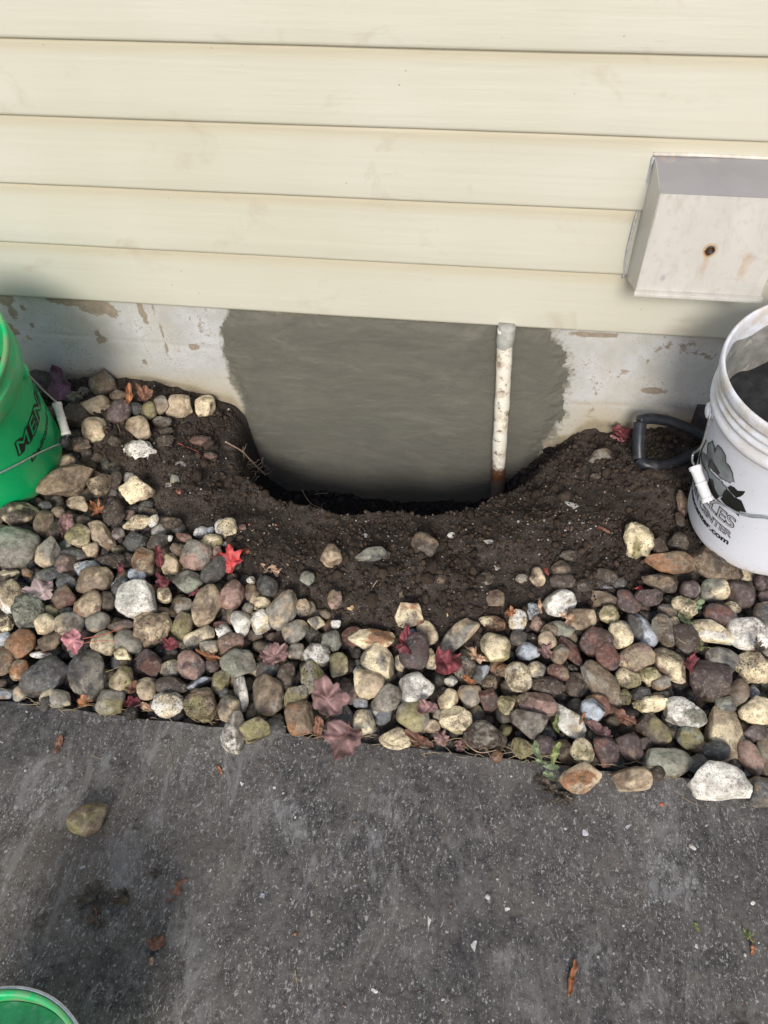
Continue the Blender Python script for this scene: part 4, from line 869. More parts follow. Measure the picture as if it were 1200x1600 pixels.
def stone_label(s):
    for (hx, hy), t in HAND.items():
        if math.hypot(s['px']-hx, s['py']-hy) < 7 and t not in used_labels: return t
    cn = CNAME[s['cc'][0]]+((' and '+CNAME[s['cc'][1]]) if len(s['cc']) > 1 and s['cc'][1] != s['cc'][0] else '')
    order = sorted(LAND, key=lambda L: math.hypot(s['px']-L[0][0], s['py']-L[0][1])); order = [L for L in order if math.hypot(s['px']-L[0][0], s['py']-L[0][1]) > 9]
    head = f"{size_word(s)} {cn} {shape_word(s)} stone"
    for L in order[:3]:
        t = head+' '+rel(s, L)
        if len(t.split()) <= 16 and t not in used_labels: return t
    head = f"{size_word(s)} {cn} stone"; return head+' '+rel(s, order[3])
for s in built:
    lab = stone_label(s); used_labels.add(lab)
    sub = 5 if max(s['w'], s['h']) > 50 else 4 if max(s['w'], s['h']) > 22 else 3
    P, F = stone_shape(s['sh'], 100+s['i'], sub)
    c1 = PAL[s['cc'][0]]; c2 = PAL[s['cc'][1]] if len(s['cc']) > 1 else tuple(x*.85 for x in c1)
    cols = two_tone(P, c1, c2, 900+s['i'])
    Wd = P*[s['a'], s['b'], s['c']]; Wd = Wd[:, :1]*s['U']+Wd[:, 1:2]*s['V']+Wd[:, 2:]*s['N']
    mk = s['sh'] if not (s['sh'] in 'ae' and s['cc'][0] in 'Twp' and s['i'] % 2) else 's'
    o = mesh_obj('cobble', Wd, F, MS[mk], cols=cols); o.location = tuple(s['P']); tag(o, lab, 'stone', 'cobbles of the stone bed')
print('stones', len(built))

# ------------------------------------------------------------------ small pebbles filling the bed below the cobbles, and beyond the frame
def scatter(name, pts, rads, cols, sub, mat, sq=(.55, .9), noise=.15, seed=1, kind='stuff', parent=None):
    V0, F0 = ICO[sub]; n = len(pts); r = np.random.default_rng(seed)
    sc = np.stack([np.ones(n), r.uniform(.65, 1, n), r.uniform(*sq, n)], -1)*np.asarray(rads)[:, None]
    ang = r.uniform(0, 2*math.pi, n); tl = r.uniform(-.5, .5, (n, 2))
    base = [V0*(1+noise*vnoise(V0*1.7+7*k, k)[:, None]) for k in range(12)]; pick = r.integers(0, 12, n); B = np.stack(base)[pick]*sc[:, None, :]
    ca, sa = np.cos(ang)[:, None], np.sin(ang)[:, None]; x = B[..., 0]*ca-B[..., 1]*sa; y = B[..., 0]*sa+B[..., 1]*ca
    z = B[..., 2]+x*tl[:, :1]*.8+y*tl[:, 1:]*.8; V = np.stack([x, y, z], -1)+np.asarray(pts)[:, None, :]
    F = (F0[None]+np.arange(n)[:, None, None]*len(V0)).reshape(-1, 3); C = np.repeat(np.asarray(cols), len(V0), 0)
    o = mesh_obj(name, V.reshape(-1, 3), F, mat, parent, smooth=sub > 1, cols=C); 
    if kind: o['kind'] = kind
    return o
keys = list('tTwgqGkbBrpmoyL'); wts = np.array([9, 6, 4, 9, 6, 9, 7, 12, 12, 4, 3, 7, 2, 3, 3.]); wts /= wts.sum()
pts, rads, cols = [], [], []
r = np.random.default_rng(5)
cell = .0235
for gy_ in np.arange(-.722, -.02, cell):
    for gx_ in np.arange(-1.36, 1.26, cell):
        x = gx_+r.uniform(-.4, .4)*cell; y = gy_+r.uniform(-.4, .4)*cell
        if y > bed_line(x)-.012: continue
        rad = r.uniform(.010, .0175); z = gz(x, y)+rad*.30-.001
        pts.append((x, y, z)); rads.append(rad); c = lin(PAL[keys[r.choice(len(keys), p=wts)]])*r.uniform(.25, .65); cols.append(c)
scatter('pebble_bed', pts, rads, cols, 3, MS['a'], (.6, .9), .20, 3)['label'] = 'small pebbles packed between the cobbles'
pts, rads, cols = [], [], []      # cobbles going on to both sides of the view
for gy_ in np.arange(-.71, -.03, .048):
    for gx_ in np.arange(-1.38, 1.27, .048):
        x = gx_+r.uniform(-.012, .012); y = gy_+r.uniform(-.012, .012); q = np.array([x, y, -.24])-CAM_C; u = 600+CAM_F*(q@CR)/(q@CF); v_ = 800-CAM_F*(q@CU)/(q@CF)
        if -30 < u < 1232 and -20 < v_ < 1620: continue
        if math.hypot(x-WC[0], y-WC[1]) < .15 or math.hypot(x-GC[0], y-GC[1]) < .15: continue
        rad = r.uniform(.020, .030); pts.append((x, y, gz(x, y)+.022)); rads.append(rad); cols.append(lin(PAL[keys[r.choice(len(keys), p=wts)]])*r.uniform(.7, 1.0))
scatter('cobble_spread', pts, rads, cols, 3, MS['a'], (.55, .85), .2, 4)['label'] = 'cobbles going on beyond the view on both sides'

# ------------------------------------------------------------------ crumbs of soil, grit, chips
M_crumb = NT('soil_crumb', .95, 0, .15); _c = M_crumb.attr('Col').outputs['Color']; M_crumb.color(M_crumb.mix(M_crumb.ramp(M_crumb.noise(240, 3), .3, .7, 0, .5), _c, (.02, .015, .012, 1))); M_crumb.bump(M_crumb.noise(500, 3), .5, .001); M_crumb = M_crumb.m
M_chip = NT('stone_chip', .8, 0, .3); M_chip.color(M_chip.attr('Col').outputs['Color']); M_chip = M_chip.m
def dirt_pts(n, seed, ybias=False, onpile=.25):
    r = np.random.default_rng(seed); x = r.uniform(-.95, .62, n*3); y = r.uniform(-.62, -.006, n*3)
    keep = (y > bed_line(x)-.05) | (r.random(n*3) < onpile*.35); x, y = x[keep][:n], y[keep][:n]; return x, y, ground_z(x, y), r
x, y, z, r = dirt_pts(17000, 21, onpile=.6); rad = .0015+.0045*r.random(len(x))**3+.0075*(r.random(len(x)) > .985)*r.random(len(x)); cl = fbm(np.stack([x*9, y*9, 0*x], -1), 77, 2); k = (cl > -.22) | (rad < .003)
x, y, z, rad = x[k], y[k], z[k], rad[k]; dk = sstep(-.33, -.42, z)
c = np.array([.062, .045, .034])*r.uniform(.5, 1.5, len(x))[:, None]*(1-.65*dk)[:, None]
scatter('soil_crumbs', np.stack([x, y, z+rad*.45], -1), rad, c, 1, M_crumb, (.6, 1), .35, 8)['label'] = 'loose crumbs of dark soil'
x, y, z, r = dirt_pts(260, 33); rad = r.uniform(.007, .013, len(x)); k = (fbm(np.stack([x*8, y*8, 0*x], -1), 99, 2) > .02) & (rim_dist(x, y) < .03)
x, y, z, rad = x[k], y[k], z[k], rad[k]
scatter('soil_clods', np.stack([x, y, z+rad*.25], -1), rad, np.array([.058, .042, .032])*r.uniform(.7, 1.3, len(x))[:, None], 3, M_crumb, (.55, .85), .35, 9)['label'] = 'bigger clods of soil'
r = np.random.default_rng(71); x = r.uniform(-.52, .28, 1500); y = r.uniform(-.22, -.004, 1500); k = (rim_dist(x, y) > .035); x, y = x[k][:420], y[k][:420]; z = ground_z(x, y); rad = .003+.009*r.random(len(x))**1.6
scatter('hole_clods', np.stack([x, y, z+rad*.3], -1), rad, np.array([.026, .023, .024])*r.uniform(.5, 1.9, len(x))[:, None], 2, M_crumb, (.5, .9), .4, 12)['label'] = 'damp dark clods in the bottom of the hole'
x, y, z, r = dirt_pts(12000, 44, onpile=.5); zone = np.zeros(len(x))
for (zx, zy, zr, za) in ((420, 850, 90, 1), (300, 745, 60, .8), (880, 830, 95, .9), (760, 870, 90, .6), (930, 720, 60, .5), (640, 830, 200, .35), (560, 960, 80, .3)):
    q = on_z(zx, zy, -.25); zone = np.maximum(zone, za*np.exp(-(((x-q[0])**2+((y-q[1])*1.2)**2)/(zr*.00095)**2)))
k = (r.random(len(x)) < .10+.85*zone) & (rim_dist(x, y) < .02); x, y, z = x[k], y[k], z[k]
rad = .0006+.0024*r.random(len(x))**4; pal = np.array([(.40, .38, .355), (.32, .29, .25), (.26, .16, .12), (.50, .48, .46), (.30, .27, .24), (.38, .15, .09)]); c = pal[r.choice(6, len(x), p=[.26, .24, .12, .12, .22, .04])]*r.uniform(.6, 1.0, len(x))[:, None]
scatter('grit', np.stack([x, y, z+rad*.6+.0006], -1), rad, c, 1, M_chip, (.3, .8), .3, 10)['label'] = 'pale stone grit strewn over the dirt'
r = np.random.default_rng(61); n = 1500; x = r.uniform(-1.0, .75, n); y = r.uniform(-1.35, EDGE_Y-.003, n); rad = .0005+.0022*r.random(n)**5+.002*(r.random(n) > .992); c = pal[r.choice(6, n, p=[.33, .16, .08, .26, .14, .03])]*r.uniform(.6, 1, n)[:, None]
scatter('walk_grit', np.stack([x, y, np.full(n, SLAB_Z)+rad*.25], -1), rad, c, 1, M_chip, (.2, .6), .3, 11)['label'] = 'grit and pale flakes on the walk'

def ground_hit(px, py, lift=0.0):
    rd = ray(px, py); ts = np.linspace(.5, 2.2, 1500); Pr = CAM_C+rd*ts[:, None]; g = np.where(Pr[:, 1] > EDGE_Y, ground_z(Pr[:, 0], Pr[:, 1], False), SLAB_Z)+lift
    return Pr[int(np.argmax(Pr[:, 2] < g))]
# single pale chips and brick crumbs one can point at
def chip(px, py, w, h, ang, col, name, label, cat, lift=.002, th=.35, seed=0, grp=None):
    P0 = ground_hit(px, py, lift); k = depth(P0)/CAM_F; r = np.random.default_rng(seed+int(px)); V, F = ICO[3]; P = V.copy()
    for q in range(6):
        n = r.normal(size=3); n[2] *= .3; n /= np.linalg.norm(n); d = .12+.55*r.random(); P = P-n*np.maximum(P@n-d, 0)[:, None]
    P /= (P.max(0)-P.min(0))/2; a = math.radians(ang); e = np.array([w/2, h/2*1.3, min(w, h)*th*.6])*k; P = P*e
    R2 = np.array([[math.cos(a), -math.sin(a), 0], [math.sin(a), math.cos(a), 0], [0, 0, 1]]); P = P@R2.T
    o = mesh_obj(name, P, F, MS['a'], smooth=False, cols=np.tile(lin(col), (len(P), 1))); o.location = tuple(P0); tag(o, label, cat, grp); return o
WH = (225, 225, 222)
chip(273, 727, 30, 13, 25, (190, 194, 200), 'slate_chip', 'thin pale blue-grey chip on the dirt above the bright white chip', 'chip')
chip(763, 848, 32, 14, -4, (205, 203, 198), 'stone_flake', 'pale pointed flake on the dirt, right of the half-buried boulder', 'chip')
chip(891, 789, 30, 14, -14, (200, 198, 196), 'stone_flake', 'curved pale flake on the dirt right of the pipe foot', 'chip')
chip(567, 837, 14, 8, 0, (180, 184, 190), 'stone_flake', 'small bluish flake above the flat greenish stone', 'chip')
chip(706, 839, 12, 11, 0, WH, 'stone_flake', 'small whitish flake between boulder and pointed flake', 'chip')
chip(776, 887, 10, 8, 0, WH, 'stone_flake', 'tiny white flake near the dirt-grey lump', 'chip')
chip(697, 960, 10, 8, 0, (230, 200, 140), 'stone_flake', 'tiny yellowish flake on the dirt right of the cream quartz stone', 'chip')
chip(545, 950, 12, 8, 20, (220, 190, 140), 'stone_flake', 'tiny peach flake on the dirt left of the cream quartz stone', 'chip')
chip(440, 880, 22, 10, 8, (225, 190, 130), 'stone_flake', 'small cream yellow chip on the dirt above the charcoal stone', 'chip')
chip(410, 862, 10, 12, 0, (205, 120, 100), 'brick_crumb', 'salmon pink brick crumb on the dirt left of the brown cube stone', 'chip')
chip(973, 909, 9, 11, 0, (170, 98, 72), 'brick_crumb', 'round orange brick crumb right of the dirt beside the buried stones', 'chip')
chip(939, 825, 22, 9, -12, (165, 92, 72), 'brick_crumb', 'flat orange brick chip on the dirt left of the mossy cream knob', 'chip')
chip(388, 864, 12, 7, 0, (170, 95, 70), 'brick_crumb', 'orange crumb touching the bright red maple leaf', 'chip')
chip(421, 838, 12, 6, 0, (190, 90, 60), 'brick_crumb', 'tiny rust crumb high on the dirt near the hole', 'chip')
chip(853, 893, 9, 12, 30, (165, 80, 64), 'brick_crumb', 'red triangular crumb above the small brown stones at right', 'chip')
chip(265, 755, 12, 16, 10, (205, 200, 190), 'stone_flake', 'pale chip just right of the bright white chip', 'chip')
chip(281, 767, 12, 8, -20, (190, 120, 105), 'stone_flake', 'small pinkish chip right of the bright white chip', 'chip')
chip(940, 917, 22, 7, -4, (170, 176, 190), 'stone_flake', 'small bluish flake left of the orange crumb', 'chip')
for (px, py, w, h, cl, lb) in ((671, 1439, 18, 13, WH, 'bright white paint flake lower centre of the walk'), (740, 1477, 18, 15, (190, 192, 198), 'pale grey flake low on the walk, right of the white flake'), (792, 1422, 9, 9, WH, 'small white flake right of the bright white paint flake'),
        (914, 1304, 14, 12, (200, 205, 215), 'round bluish white flake on the walk below the orange wedge stone'), (980, 1294, 12, 11, (200, 205, 215), 'bluish white flake right of the round one'), (1033, 1257, 9, 7, (220, 90, 50), 'red-orange crumb on the walk near the white corner rock'),
        (363, 1278, 10, 9, (180, 190, 210), 'bluish flake on the walk under the grey stone'), (328, 1361, 9, 7, WH, 'tiny white flake left of centre on the walk'), (410, 1399, 9, 10, (180, 190, 210), 'small bluish flake near the dark spot on the walk'),
        (131, 1355, 10, 8, (170, 175, 185), 'grey flake below the olive-brown stone'), (1174, 1411, 8, 9, WH, 'white flake by the right edge of the walk'), (586, 1549, 7, 12, WH, 'white sliver low on the walk left of the brown curled leaf'), (1082, 1323, 14, 12, (215, 212, 205), 'pale hollow flake on the walk at right'),
        (1087, 1477, 8, 8, WH, 'small white flake left of the yellow-green leaf'), (378, 1225, 7, 8, WH, 'speck of white below the grey stone on the walk'), (428, 1230, 6, 6, WH, 'speck of white on the walk near the top middle')):
    chip(px, py, w*.75, h*.75, 20+px, cl, 'paint_flake', lb, 'flake', .0006, .12, 7, 'pale flakes and crumbs on the walk')

# ------------------------------------------------------------------ leaves
MAPLE = [(0, 1.0), (5, .86), (10, .80), (14, .84), (17, .66), (23, .52), (30, .60), (36, .76), (40, .78), (47, .98), (53, .82), (60, .78), (65, .80), (68, .62), (77, .46), (86, .56), (92, .60), (99, .74), (107, .58), (116, .54), (122, .44), (140, .36), (160, .30), (172, .26), (180, .10)]
def maple_r(t):
    """radius of a five-lobed maple leaf seen from the base of its blade, stem downward"""
    d = abs((math.degrees(t)-90+180) % 360-180); return float(np.interp(d, [q[0] for q in MAPLE], [q[1] for q in MAPLE]))
def oak_r(t):
    d = abs((math.degrees(t)-90+180) % 360-180); base = 1.0/math.sqrt((math.cos(math.radians(d)))**2+(math.sin(math.radians(d))/.42)**2); return base*(.80+.26*math.cos(math.radians(d*7.2)))
def oval_r(t):
    d = math.radians(abs((math.degrees(t)-90+180) % 360-180)); return 1.0/math.sqrt(math.cos(d)**2+(math.sin(d)/.40)**2)*(1+.03*math.cos(d*26))
def leaf(px, py, size, spin, kind, mat, label, lift=.02, curl=.25, fold=0.0, tiltx=0.0, tilty=0.0, stem=.6, name='maple_leaf', sx=1.0, seed=0, soft=None, P0=None, grp='fallen leaves on the stone bed'):
    fn = {'maple': maple_r, 'oak': oak_r, 'oval': oval_r}[kind]; r = np.random.default_rng(seed+int(px*3+py)); nr, na = 9, 108
    if soft is None: soft = kind == 'maple' and mat not in (ML['red'], ML['rust'], ML['dry'])
    fn0 = fn; fn = (lambda t: .55*fn0(t)+.36) if soft else fn0
    P0 = ground_hit(px, py, lift) if P0 is None else P0; R_ = size*(.56 if kind == 'maple' else .52)*depth(P0)/CAM_F; V = [(0, 0, 0)]; u = r.random(3)*30
    for i in range(1, nr+1):
        for k in range(na):
            t = 2*math.pi*k/na; q = fn(t+.10*math.sin(2*t+u[0]))*(1+.10*math.sin(3*t+u[1]))*i/nr; V.append((q*math.cos(t)*sx, q*math.sin(t)-(.18 if kind == 'maple' else 0)*0, 0))
    V = np.array(V); wa = V*1.7+u; V[:, 0] += .16*vnoise(wa, 21)+.05*vnoise(wa*3, 22); V[:, 1] += .16*vnoise(wa, 23)+.05*vnoise(wa*3, 24); V[0] = (V[1:na+1]).mean(0)
    rad = np.hypot(V[:, 0], V[:, 1]); z = curl*(rad**2)*(.5+1.3*vnoise(np.stack([V[:, 0]*1.3, V[:, 1]*1.3, 0*rad], -1)+u, 3))+.24*vnoise(V*2.2+u, 5)+.09*vnoise(V*6+u, 7)+.55*fold*np.abs(V[:, 0])
    ang = np.arctan2(V[:, 1], V[:, 0]); vein = np.zeros(len(V))
    for c in (90, 38, 142, -12, 192) if kind == 'maple' else (90, -90): vein = np.maximum(vein, np.exp(-(((np.degrees(ang)-c+180) % 360-180)*np.maximum(rad, .05)/3.2)**2))
    z = z-.035*vein; V = np.stack([V[:, 0], V[:, 1], z], -1)*R_
    F = [(0, 1+k, 1+(k+1) % na) for k in range(na)]
    for i in range(nr-1):
        for k in range(na): a = 1+i*na+k; b = 1+i*na+(k+1) % na; F.append((a, a+na, b+na, b))
    nV = len(V); Vb = V-[0, 0, .0004]; F2 = [tuple(q+nV for q in f[::-1]) for f in F]; ring = [1+(nr-1)*na+k for k in range(na)]
    F3 = [(ring[(k+1) % na], ring[k], ring[k]+nV, ring[(k+1) % na]+nV) for k in range(na)]
    blot = fbm(np.stack([V[:, 0]*2.4, V[:, 1]*2.4, 0*rad], -1)/max(R_, 1e-6)+u, 9, 3)
    col = np.clip(1+.75*vein+.55*blot-.55*sstep(.55, .95, rad)*np.clip(.5+1.2*blot, 0, 1), .25, 1.9)[:, None]*np.ones(3); col = np.concatenate([col, col])
    Mx = Matrix.Rotation(tiltx, 3, 'X')@Matrix.Rotation(tilty, 3, 'Y')@Matrix.Rotation(math.radians(spin), 3, 'Z'); Rn = np.array(Mx)
    e = empty(name, tuple(P0)); tag(e, label, 'leaf', grp)
    mesh_obj('blade', np.concatenate([V, Vb])@Rn.T, F+F2+F3, mat, e, cols=col)
    if stem:
        pth = smooth_path([(0, 0, 0), (0, -.35, .03), (.05, -.35-stem*.5, .07), (.14, -.35-stem, .03)], 5)*R_
        v, f = tube_geo(pth@Rn.T, .0006, 6); mesh_obj('stem', v, f, M_stem, e)
    return e
M_stem = mat_plain('leaf_stalk', (.28, .09, .06, 1), .6, var=.2)
ML = {'red': mat_leaf('scarlet_leaf', (.26, .014, .024, 1), (.50, .08, .07, 1)), 'pink': mat_leaf('pink_leaf', (.30, .11, .13, 1), (.42, .21, .22, 1)), 'maroon': mat_leaf('maroon_leaf', (.085, .018, .022, 1), (.19, .042, .050, 1)),
      'mauve': mat_leaf('mauve_leaf', (.145, .080, .076, 1), (.24, .145, .135, 1)), 'rust': mat_leaf('rust_leaf', (.20, .075, .035, 1), (.34, .15, .07, 1)), 'brown': mat_leaf('brown_leaf', (.12, .055, .035, 1), (.22, .11, .07, 1)),
      'tan': mat_leaf('tan_leaf', (.36, .22, .14, 1), (.50, .34, .23, 1)), 'purple': mat_leaf('purple_leaf', (.11, .05, .08, 1), (.20, .10, .13, 1)), 'green': mat_leaf('pale_green_leaf', (.13, .17, .085, 1), (.23, .27, .16, 1)), 'dkgreen': mat_leaf('dull_green_leaf', (.10, .15, .05, 1), (.25, .27, .10, 1)),
      'dry': mat_leaf('dark_dry_leaf', (.035, .028, .022, 1), (.09, .07, .05, 1)), 'lilac': mat_leaf('lilac_leaf', (.34, .24, .24, 1), (.46, .35, .34, 1))}
leaf(362, 883, 66, 15, 'maple', ML['red'], 'bright scarlet maple leaf lying at the left edge of the dirt', .034, .45, .0, .1, -.15, .3)
leaf(113, 1000, 56, -150, 'maple', ML['pink'], 'pale pink leaf with dark spots and two long stalks, at left', .052, .3, .3, .2, .2, .0, sx=.62)
leaf(94, 600, 52, 10, 'oval', ML['purple'], 'purple leaf standing against the foundation by the green bucket', .035, .3, .3, .75, .1, 0, 'leaf', sx=1.25)
leaf(153, 797, 30, 60, 'maple', ML['rust'], 'orange-brown curled leaf below the green bucket', .034, .9, .4, .2, .3, .2)
leaf(104, 822, 48, 10, 'oval', ML['mauve'], 'folded brown leaf standing between dark cobbles, lower left of the green bucket', .04, .5, .6, .3, .4, 0, 'leaf', sx=1.1)
leaf(66, 924, 66, 95, 'maple', ML['lilac'], 'pale lilac leaf wedged under cobbles near the left edge', .034, .2, 0, .1, .1, 0, sx=.8)
leaf(428, 1026, 48, 20, 'maple', ML['mauve'], 'mauve-red leaf left of the small grey cobble, left of centre', .040, .3, .1, .1, .1, .0)
leaf(511, 1094, 74, -30, 'maple', ML['mauve'], 'large mauve leaf draped over cobbles left of centre', .052, .25, .05, .15, .2, .0)
leaf(539, 1150, 74, 160, 'maple', ML['mauve'], 'large mauve-brown leaf hanging over the walk edge at centre', .030, .25, .1, .1, -.1, .2)
leaf(642, 1004, 50, 70, 'maple', ML['maroon'], 'maroon leaf with a scarlet edge lying on a purplish cobble', .058, .35, .2, .1, .1, .2)
leaf(694, 1036, 66, -55, 'maple', ML['maroon'], 'dark red crumpled leaf just right of the white wedge stone', .045, .5, .5, .2, .3, .2, sx=.7)
leaf(669, 1104, 46, 100, 'maple', ML['mauve'], 'pinkish red leaf just below the white wedge stone', .050, .3, .2, .2, .1, 0, sx=.55)
leaf(745, 1024, 44, 55, 'oak', ML['tan'], 'tan oak leaf lobed and flat, right of the dark red leaf', .035, .3, .1, 0, 0, .3, 'oak_leaf')
leaf(425, 889, 42, 70, 'oak', ML['tan'], 'tan oak leaf on the dirt beside the charcoal stone', .012, .3, .1, 0, 0, .2, 'oak_leaf')
leaf(126, 1098, 34, -60, 'maple', ML['rust'], 'rust brown leaf standing at the walk edge under the charcoal stones', .022, .6, .5, .3, .2, 0, sx=.6)
leaf(208, 1100, 40, 80, 'maple', ML['maroon'], 'wine-red leaf at the walk edge left of the whitish rough stone', .022, .4, .2, .2, .1, 0, sx=.7)
leaf(226, 1105, 30, 75, 'oval', ML['tan'], 'narrow tan leaf at the walk edge beside the wine-red leaf', .016, .3, .3, .1, 0, 0, 'leaf', sx=.8)
leaf(1079, 1040, 50, -20, 'maple', ML['maroon'], 'torn red leaf left of the big dark brown cobble', .045, .4, .5, .2, .4, .2, sx=.55)
leaf(1012, 926, 42, 80, 'maple', ML['red'], 'muddy red leaf scrap below the rusty yellow slab stone', .022, .4, .2, 0, 0, 0, sx=.45)
leaf(973, 679, 40, 60, 'maple', ML['maroon'], 'dark purple leaf against the foundation left of the tool handle', .018, .4, .2, .3, .2, .2, sx=.8)
leaf(964, 684, 22, 70, 'oval', ML['pink'], 'small pink leaf in front of the dark purple one', .018, .3, .2, .1, .1, 0, 'leaf')
leaf(1076, 1105, 0.1, 0, 'oval', ML['brown'], 'brown leaf', 0, 0) if False else None
leaf(976, 1122, 36, 70, 'oval', ML['brown'], 'veined brown leaf above the purplish stones at right', .040, .3, .3, .1, .1, 0, 'leaf', sx=1.2)
leaf(934, 1140, 42, 75, 'oval', ML['mauve'], 'rusty red-brown curled leaf left of the veined brown leaf', .040, .5, .6, .1, .1, 0, 'leaf', sx=.95)
leaf(910, 1122, 22, -20, 'oval', ML['rust'], 'small orange leaf sliver right of the bright cream tapered stone', .045, .4, .3, .3, .1, 0, 'leaf', sx=.5)
leaf(852, 1194, 36, 72, 'oval', ML['green'], 'pale green drooping leaf on the walk edge, right of centre', .030, .4, .3, .1, 0, .0, 'leaf')
leaf(838, 1171, 30, 20, 'oval', ML['green'], 'small greyish green leaf above the pale green drooping leaf', .040, .4, .4, .4, .3, 0, 'leaf')
leaf(858, 1212, 24, 60, 'oval', ML['green'], 'small green leaf tip below the pale green drooping leaf', .016, .4, .3, 0, 0, 0, 'leaf')
leaf(868, 1176, 34, -10, 'oval', ML['dkgreen'], 'dull green leaf standing beside the pale green drooping leaf', .044, .4, .4, .5, .2, 0, 'leaf', sx=.8)
leaf(868, 1130, 26, 0, 'oval', ML['dkgreen'], 'thin dull green leaf left of the bright cream tapered stone', .036, .4, .4, .4, .2, 0, 'leaf', sx=.7)
leaf(1090, 1003, 52, 25, 'oak', ML['dkgreen'], 'curled yellow-green leaf above the torn red leaf', .036, .5, .5, .2, .3, 0, 'leaf', sx=.8)
leaf(1092, 945, 26, -35, 'oval', ML['green'], 'pointed pale green leaf left of the maroon egg stone', .040, .3, .3, .2, .2, 0, 'leaf')
leaf(1071, 970, 30, 60, 'oval', ML['green'], 'bluish green leaf tucked under the speckled cream stone', .030, .3, .2, .1, .1, 0, 'leaf')
leaf(1184, 1015, 30, 30, 'maple', ML['dry'], 'dark curled leaf scrap on the rough tan stone at right', .055, .9, .6, .2, .3, .0)
leaf(202, 617, 32, 10, 'oval', ML['rust'], 'reddish brown leaf standing by the foundation, left end of the stone row', .04, .6, .6, .6, .3, 0, 'leaf', sx=.9)
leaf(226, 618, 30, 50, 'maple', ML['brown'], 'brown curled leaf by the foundation right of the reddish one', .035, .9, .4, .5, .3, 0)
leaf(248, 868, 36, 15, 'oval', ML['maroon'], 'dusty red curled leaf standing above the large white stone', .045, .5, .8, .5, .5, .0, 'leaf', sx=.7)
leaf(254, 912, 28, 40, 'maple', ML['maroon'], 'small red leaf curled over a pale stone right of the large white stone', .045, .8, .3, .2, .2, .0)
leaf(306, 925, 26, -40, 'oval', ML['maroon'], 'thin red leaf sliver above the brown teardrop stone', .040, .3, .4, .2, .2, 0, 'leaf', sx=.6)
leaf(189, 888, 22, 10, 'oval', ML['maroon'], 'small crimson leaf scrap above the large white stone', .04, .3, .4, .2, .2, 0, 'leaf')
leaf(268, 1008, 34, 60, 'maple', ML['maroon'], 'dark red leaf under the pitted tan block', .028, .3, .2, .1, 0, 0, sx=.7)
leaf(330, 1026, 40, 85, 'oak', ML['rust'], 'crumpled rust leaf above the greenish-grey block', .036, .7, .4, .1, .1, 0, 'oak_leaf', sx=.9)
leaf(206, 1076, 28, 0, 'maple', ML['brown'], 'dull brown leaf scrap left of the purplish angular cobble', .03, .7, .4, .2, .3, 0)
leaf(880, 961, 20, 70, 'oval', ML['tan'], 'tiny peach leaf on the white elongated cobble', .05, .4, .4, .1, .2, 0, 'leaf')
leaf(889, 968, 24, 160, 'oval', ML['tan'], 'tiny folded tan leaf right of the peach one', .048, .5, .7, .1, .2, .4, 'leaf')
leaf(844, 945, 26, 5, 'oval', ML['tan'], 'thin peach leaf sliver left of the white elongated cobble', .03, .3, .5, .3, .2, 0, 'leaf', sx=.45)
leaf(852, 1022, 30, 30, 'maple', ML['mauve'], 'dull red-brown leaf between purplish and brick-red stones', .036, .7, .5, .2, .3, 0)
leaf(800, 960, 24, 70, 'maple', ML['rust'], 'rust leaf scrap on the white and cream stone at the dirt edge', .05, .5, .2, .1, .1, 0)
leaf(733, 1064, 24, 60, 'oval', ML['rust'], 'small orange-brown leaf right of the round tan stones', .05, .4, .4, .2, .2, 0, 'leaf')
leaf(497, 1135, 34, 0, 'oval', ML['brown'], 'brown leaf folded upright left of the large hanging mauve leaf', .03, .4, .7, .5, .3, 0, 'leaf', sx=1.0)
leaf(655, 1158, 46, 65, 'oval', ML['brown'], 'dark brown leaf strip on the walk edge right of the dark-topped stone', .02, .3, .4, .1, .1, 0, 'leaf')
leaf(690, 1155, 34, 40, 'maple', ML['mauve'], 'small mauve leaf on the walk edge right of the dark brown strip', .024, .6, .3, .2, .1, .2)
leaf(720, 1165, 26, 100, 'maple', ML['mauve'], 'withered mauve leaf scrap beside the twigs on the walk edge', .018, .6, .3, .2, .1, .2)
leaf(1108, 1032, 0.1, 0, 'oval', ML['dry'], 'x', 0) if False else None
GW = 'dead leaves lying on the walk'
leaf(893, 1527, 50, -12, 'oval', ML['rust'], 'narrow rust-brown curled leaf low on the walk', .004, .3, .9, 0, .1, .0, 'leaf', sx=.55, grp=GW)
leaf(92, 1162, 30, 5, 'oval', ML['brown'], 'small brown curled leaf on the walk under the charcoal stones', .003, .4, .8, 0, .1, 0, 'leaf', sx=.9, grp=GW)
leaf(145, 1400, 44, 60, 'maple', ML['dry'], 'dark wet leaf clump at the left of the walk, upper one', .004, .5, .2, 0, .1, 0, grp=GW)
leaf(150, 1432, 40, -160, 'maple', ML['dry'], 'dark wet leaf with pointed lobes below the upper clump', .004, .5, .2, 0, .1, .2, sx=.7, grp=GW)
leaf(196, 1402, 34, 120, 'maple', ML['dry'], 'dark wet leaf right of the upper clump', .004, .6, .2, 0, .1, 0, grp=GW)
leaf(247, 1368, 22, 40, 'maple', ML['dry'], 'tiny crumpled dark leaf above the dark wet leaves', .004, .8, .4, 0, .1, 0, grp=GW)
leaf(280, 1390, 46, -35, 'oval', ML['brown'], 'faded brown leaf flattened on the walk left of the dark spot', .0015, .1, .1, 0, 0, 0, 'leaf', sx=1.1, grp=GW)
leaf(243, 1477, 30, 20, 'maple', ML['brown'], 'crumpled brown leaf low left on the walk', .004, .8, .4, 0, .1, 0, grp=GW)
leaf(237, 1501, 12, 20, 'oval', ML['tan'], 'tiny tan leaf tip under the crumpled brown leaf', .003, .3, .4, 0, .1, 0, 'leaf', sx=1.3, grp=GW)
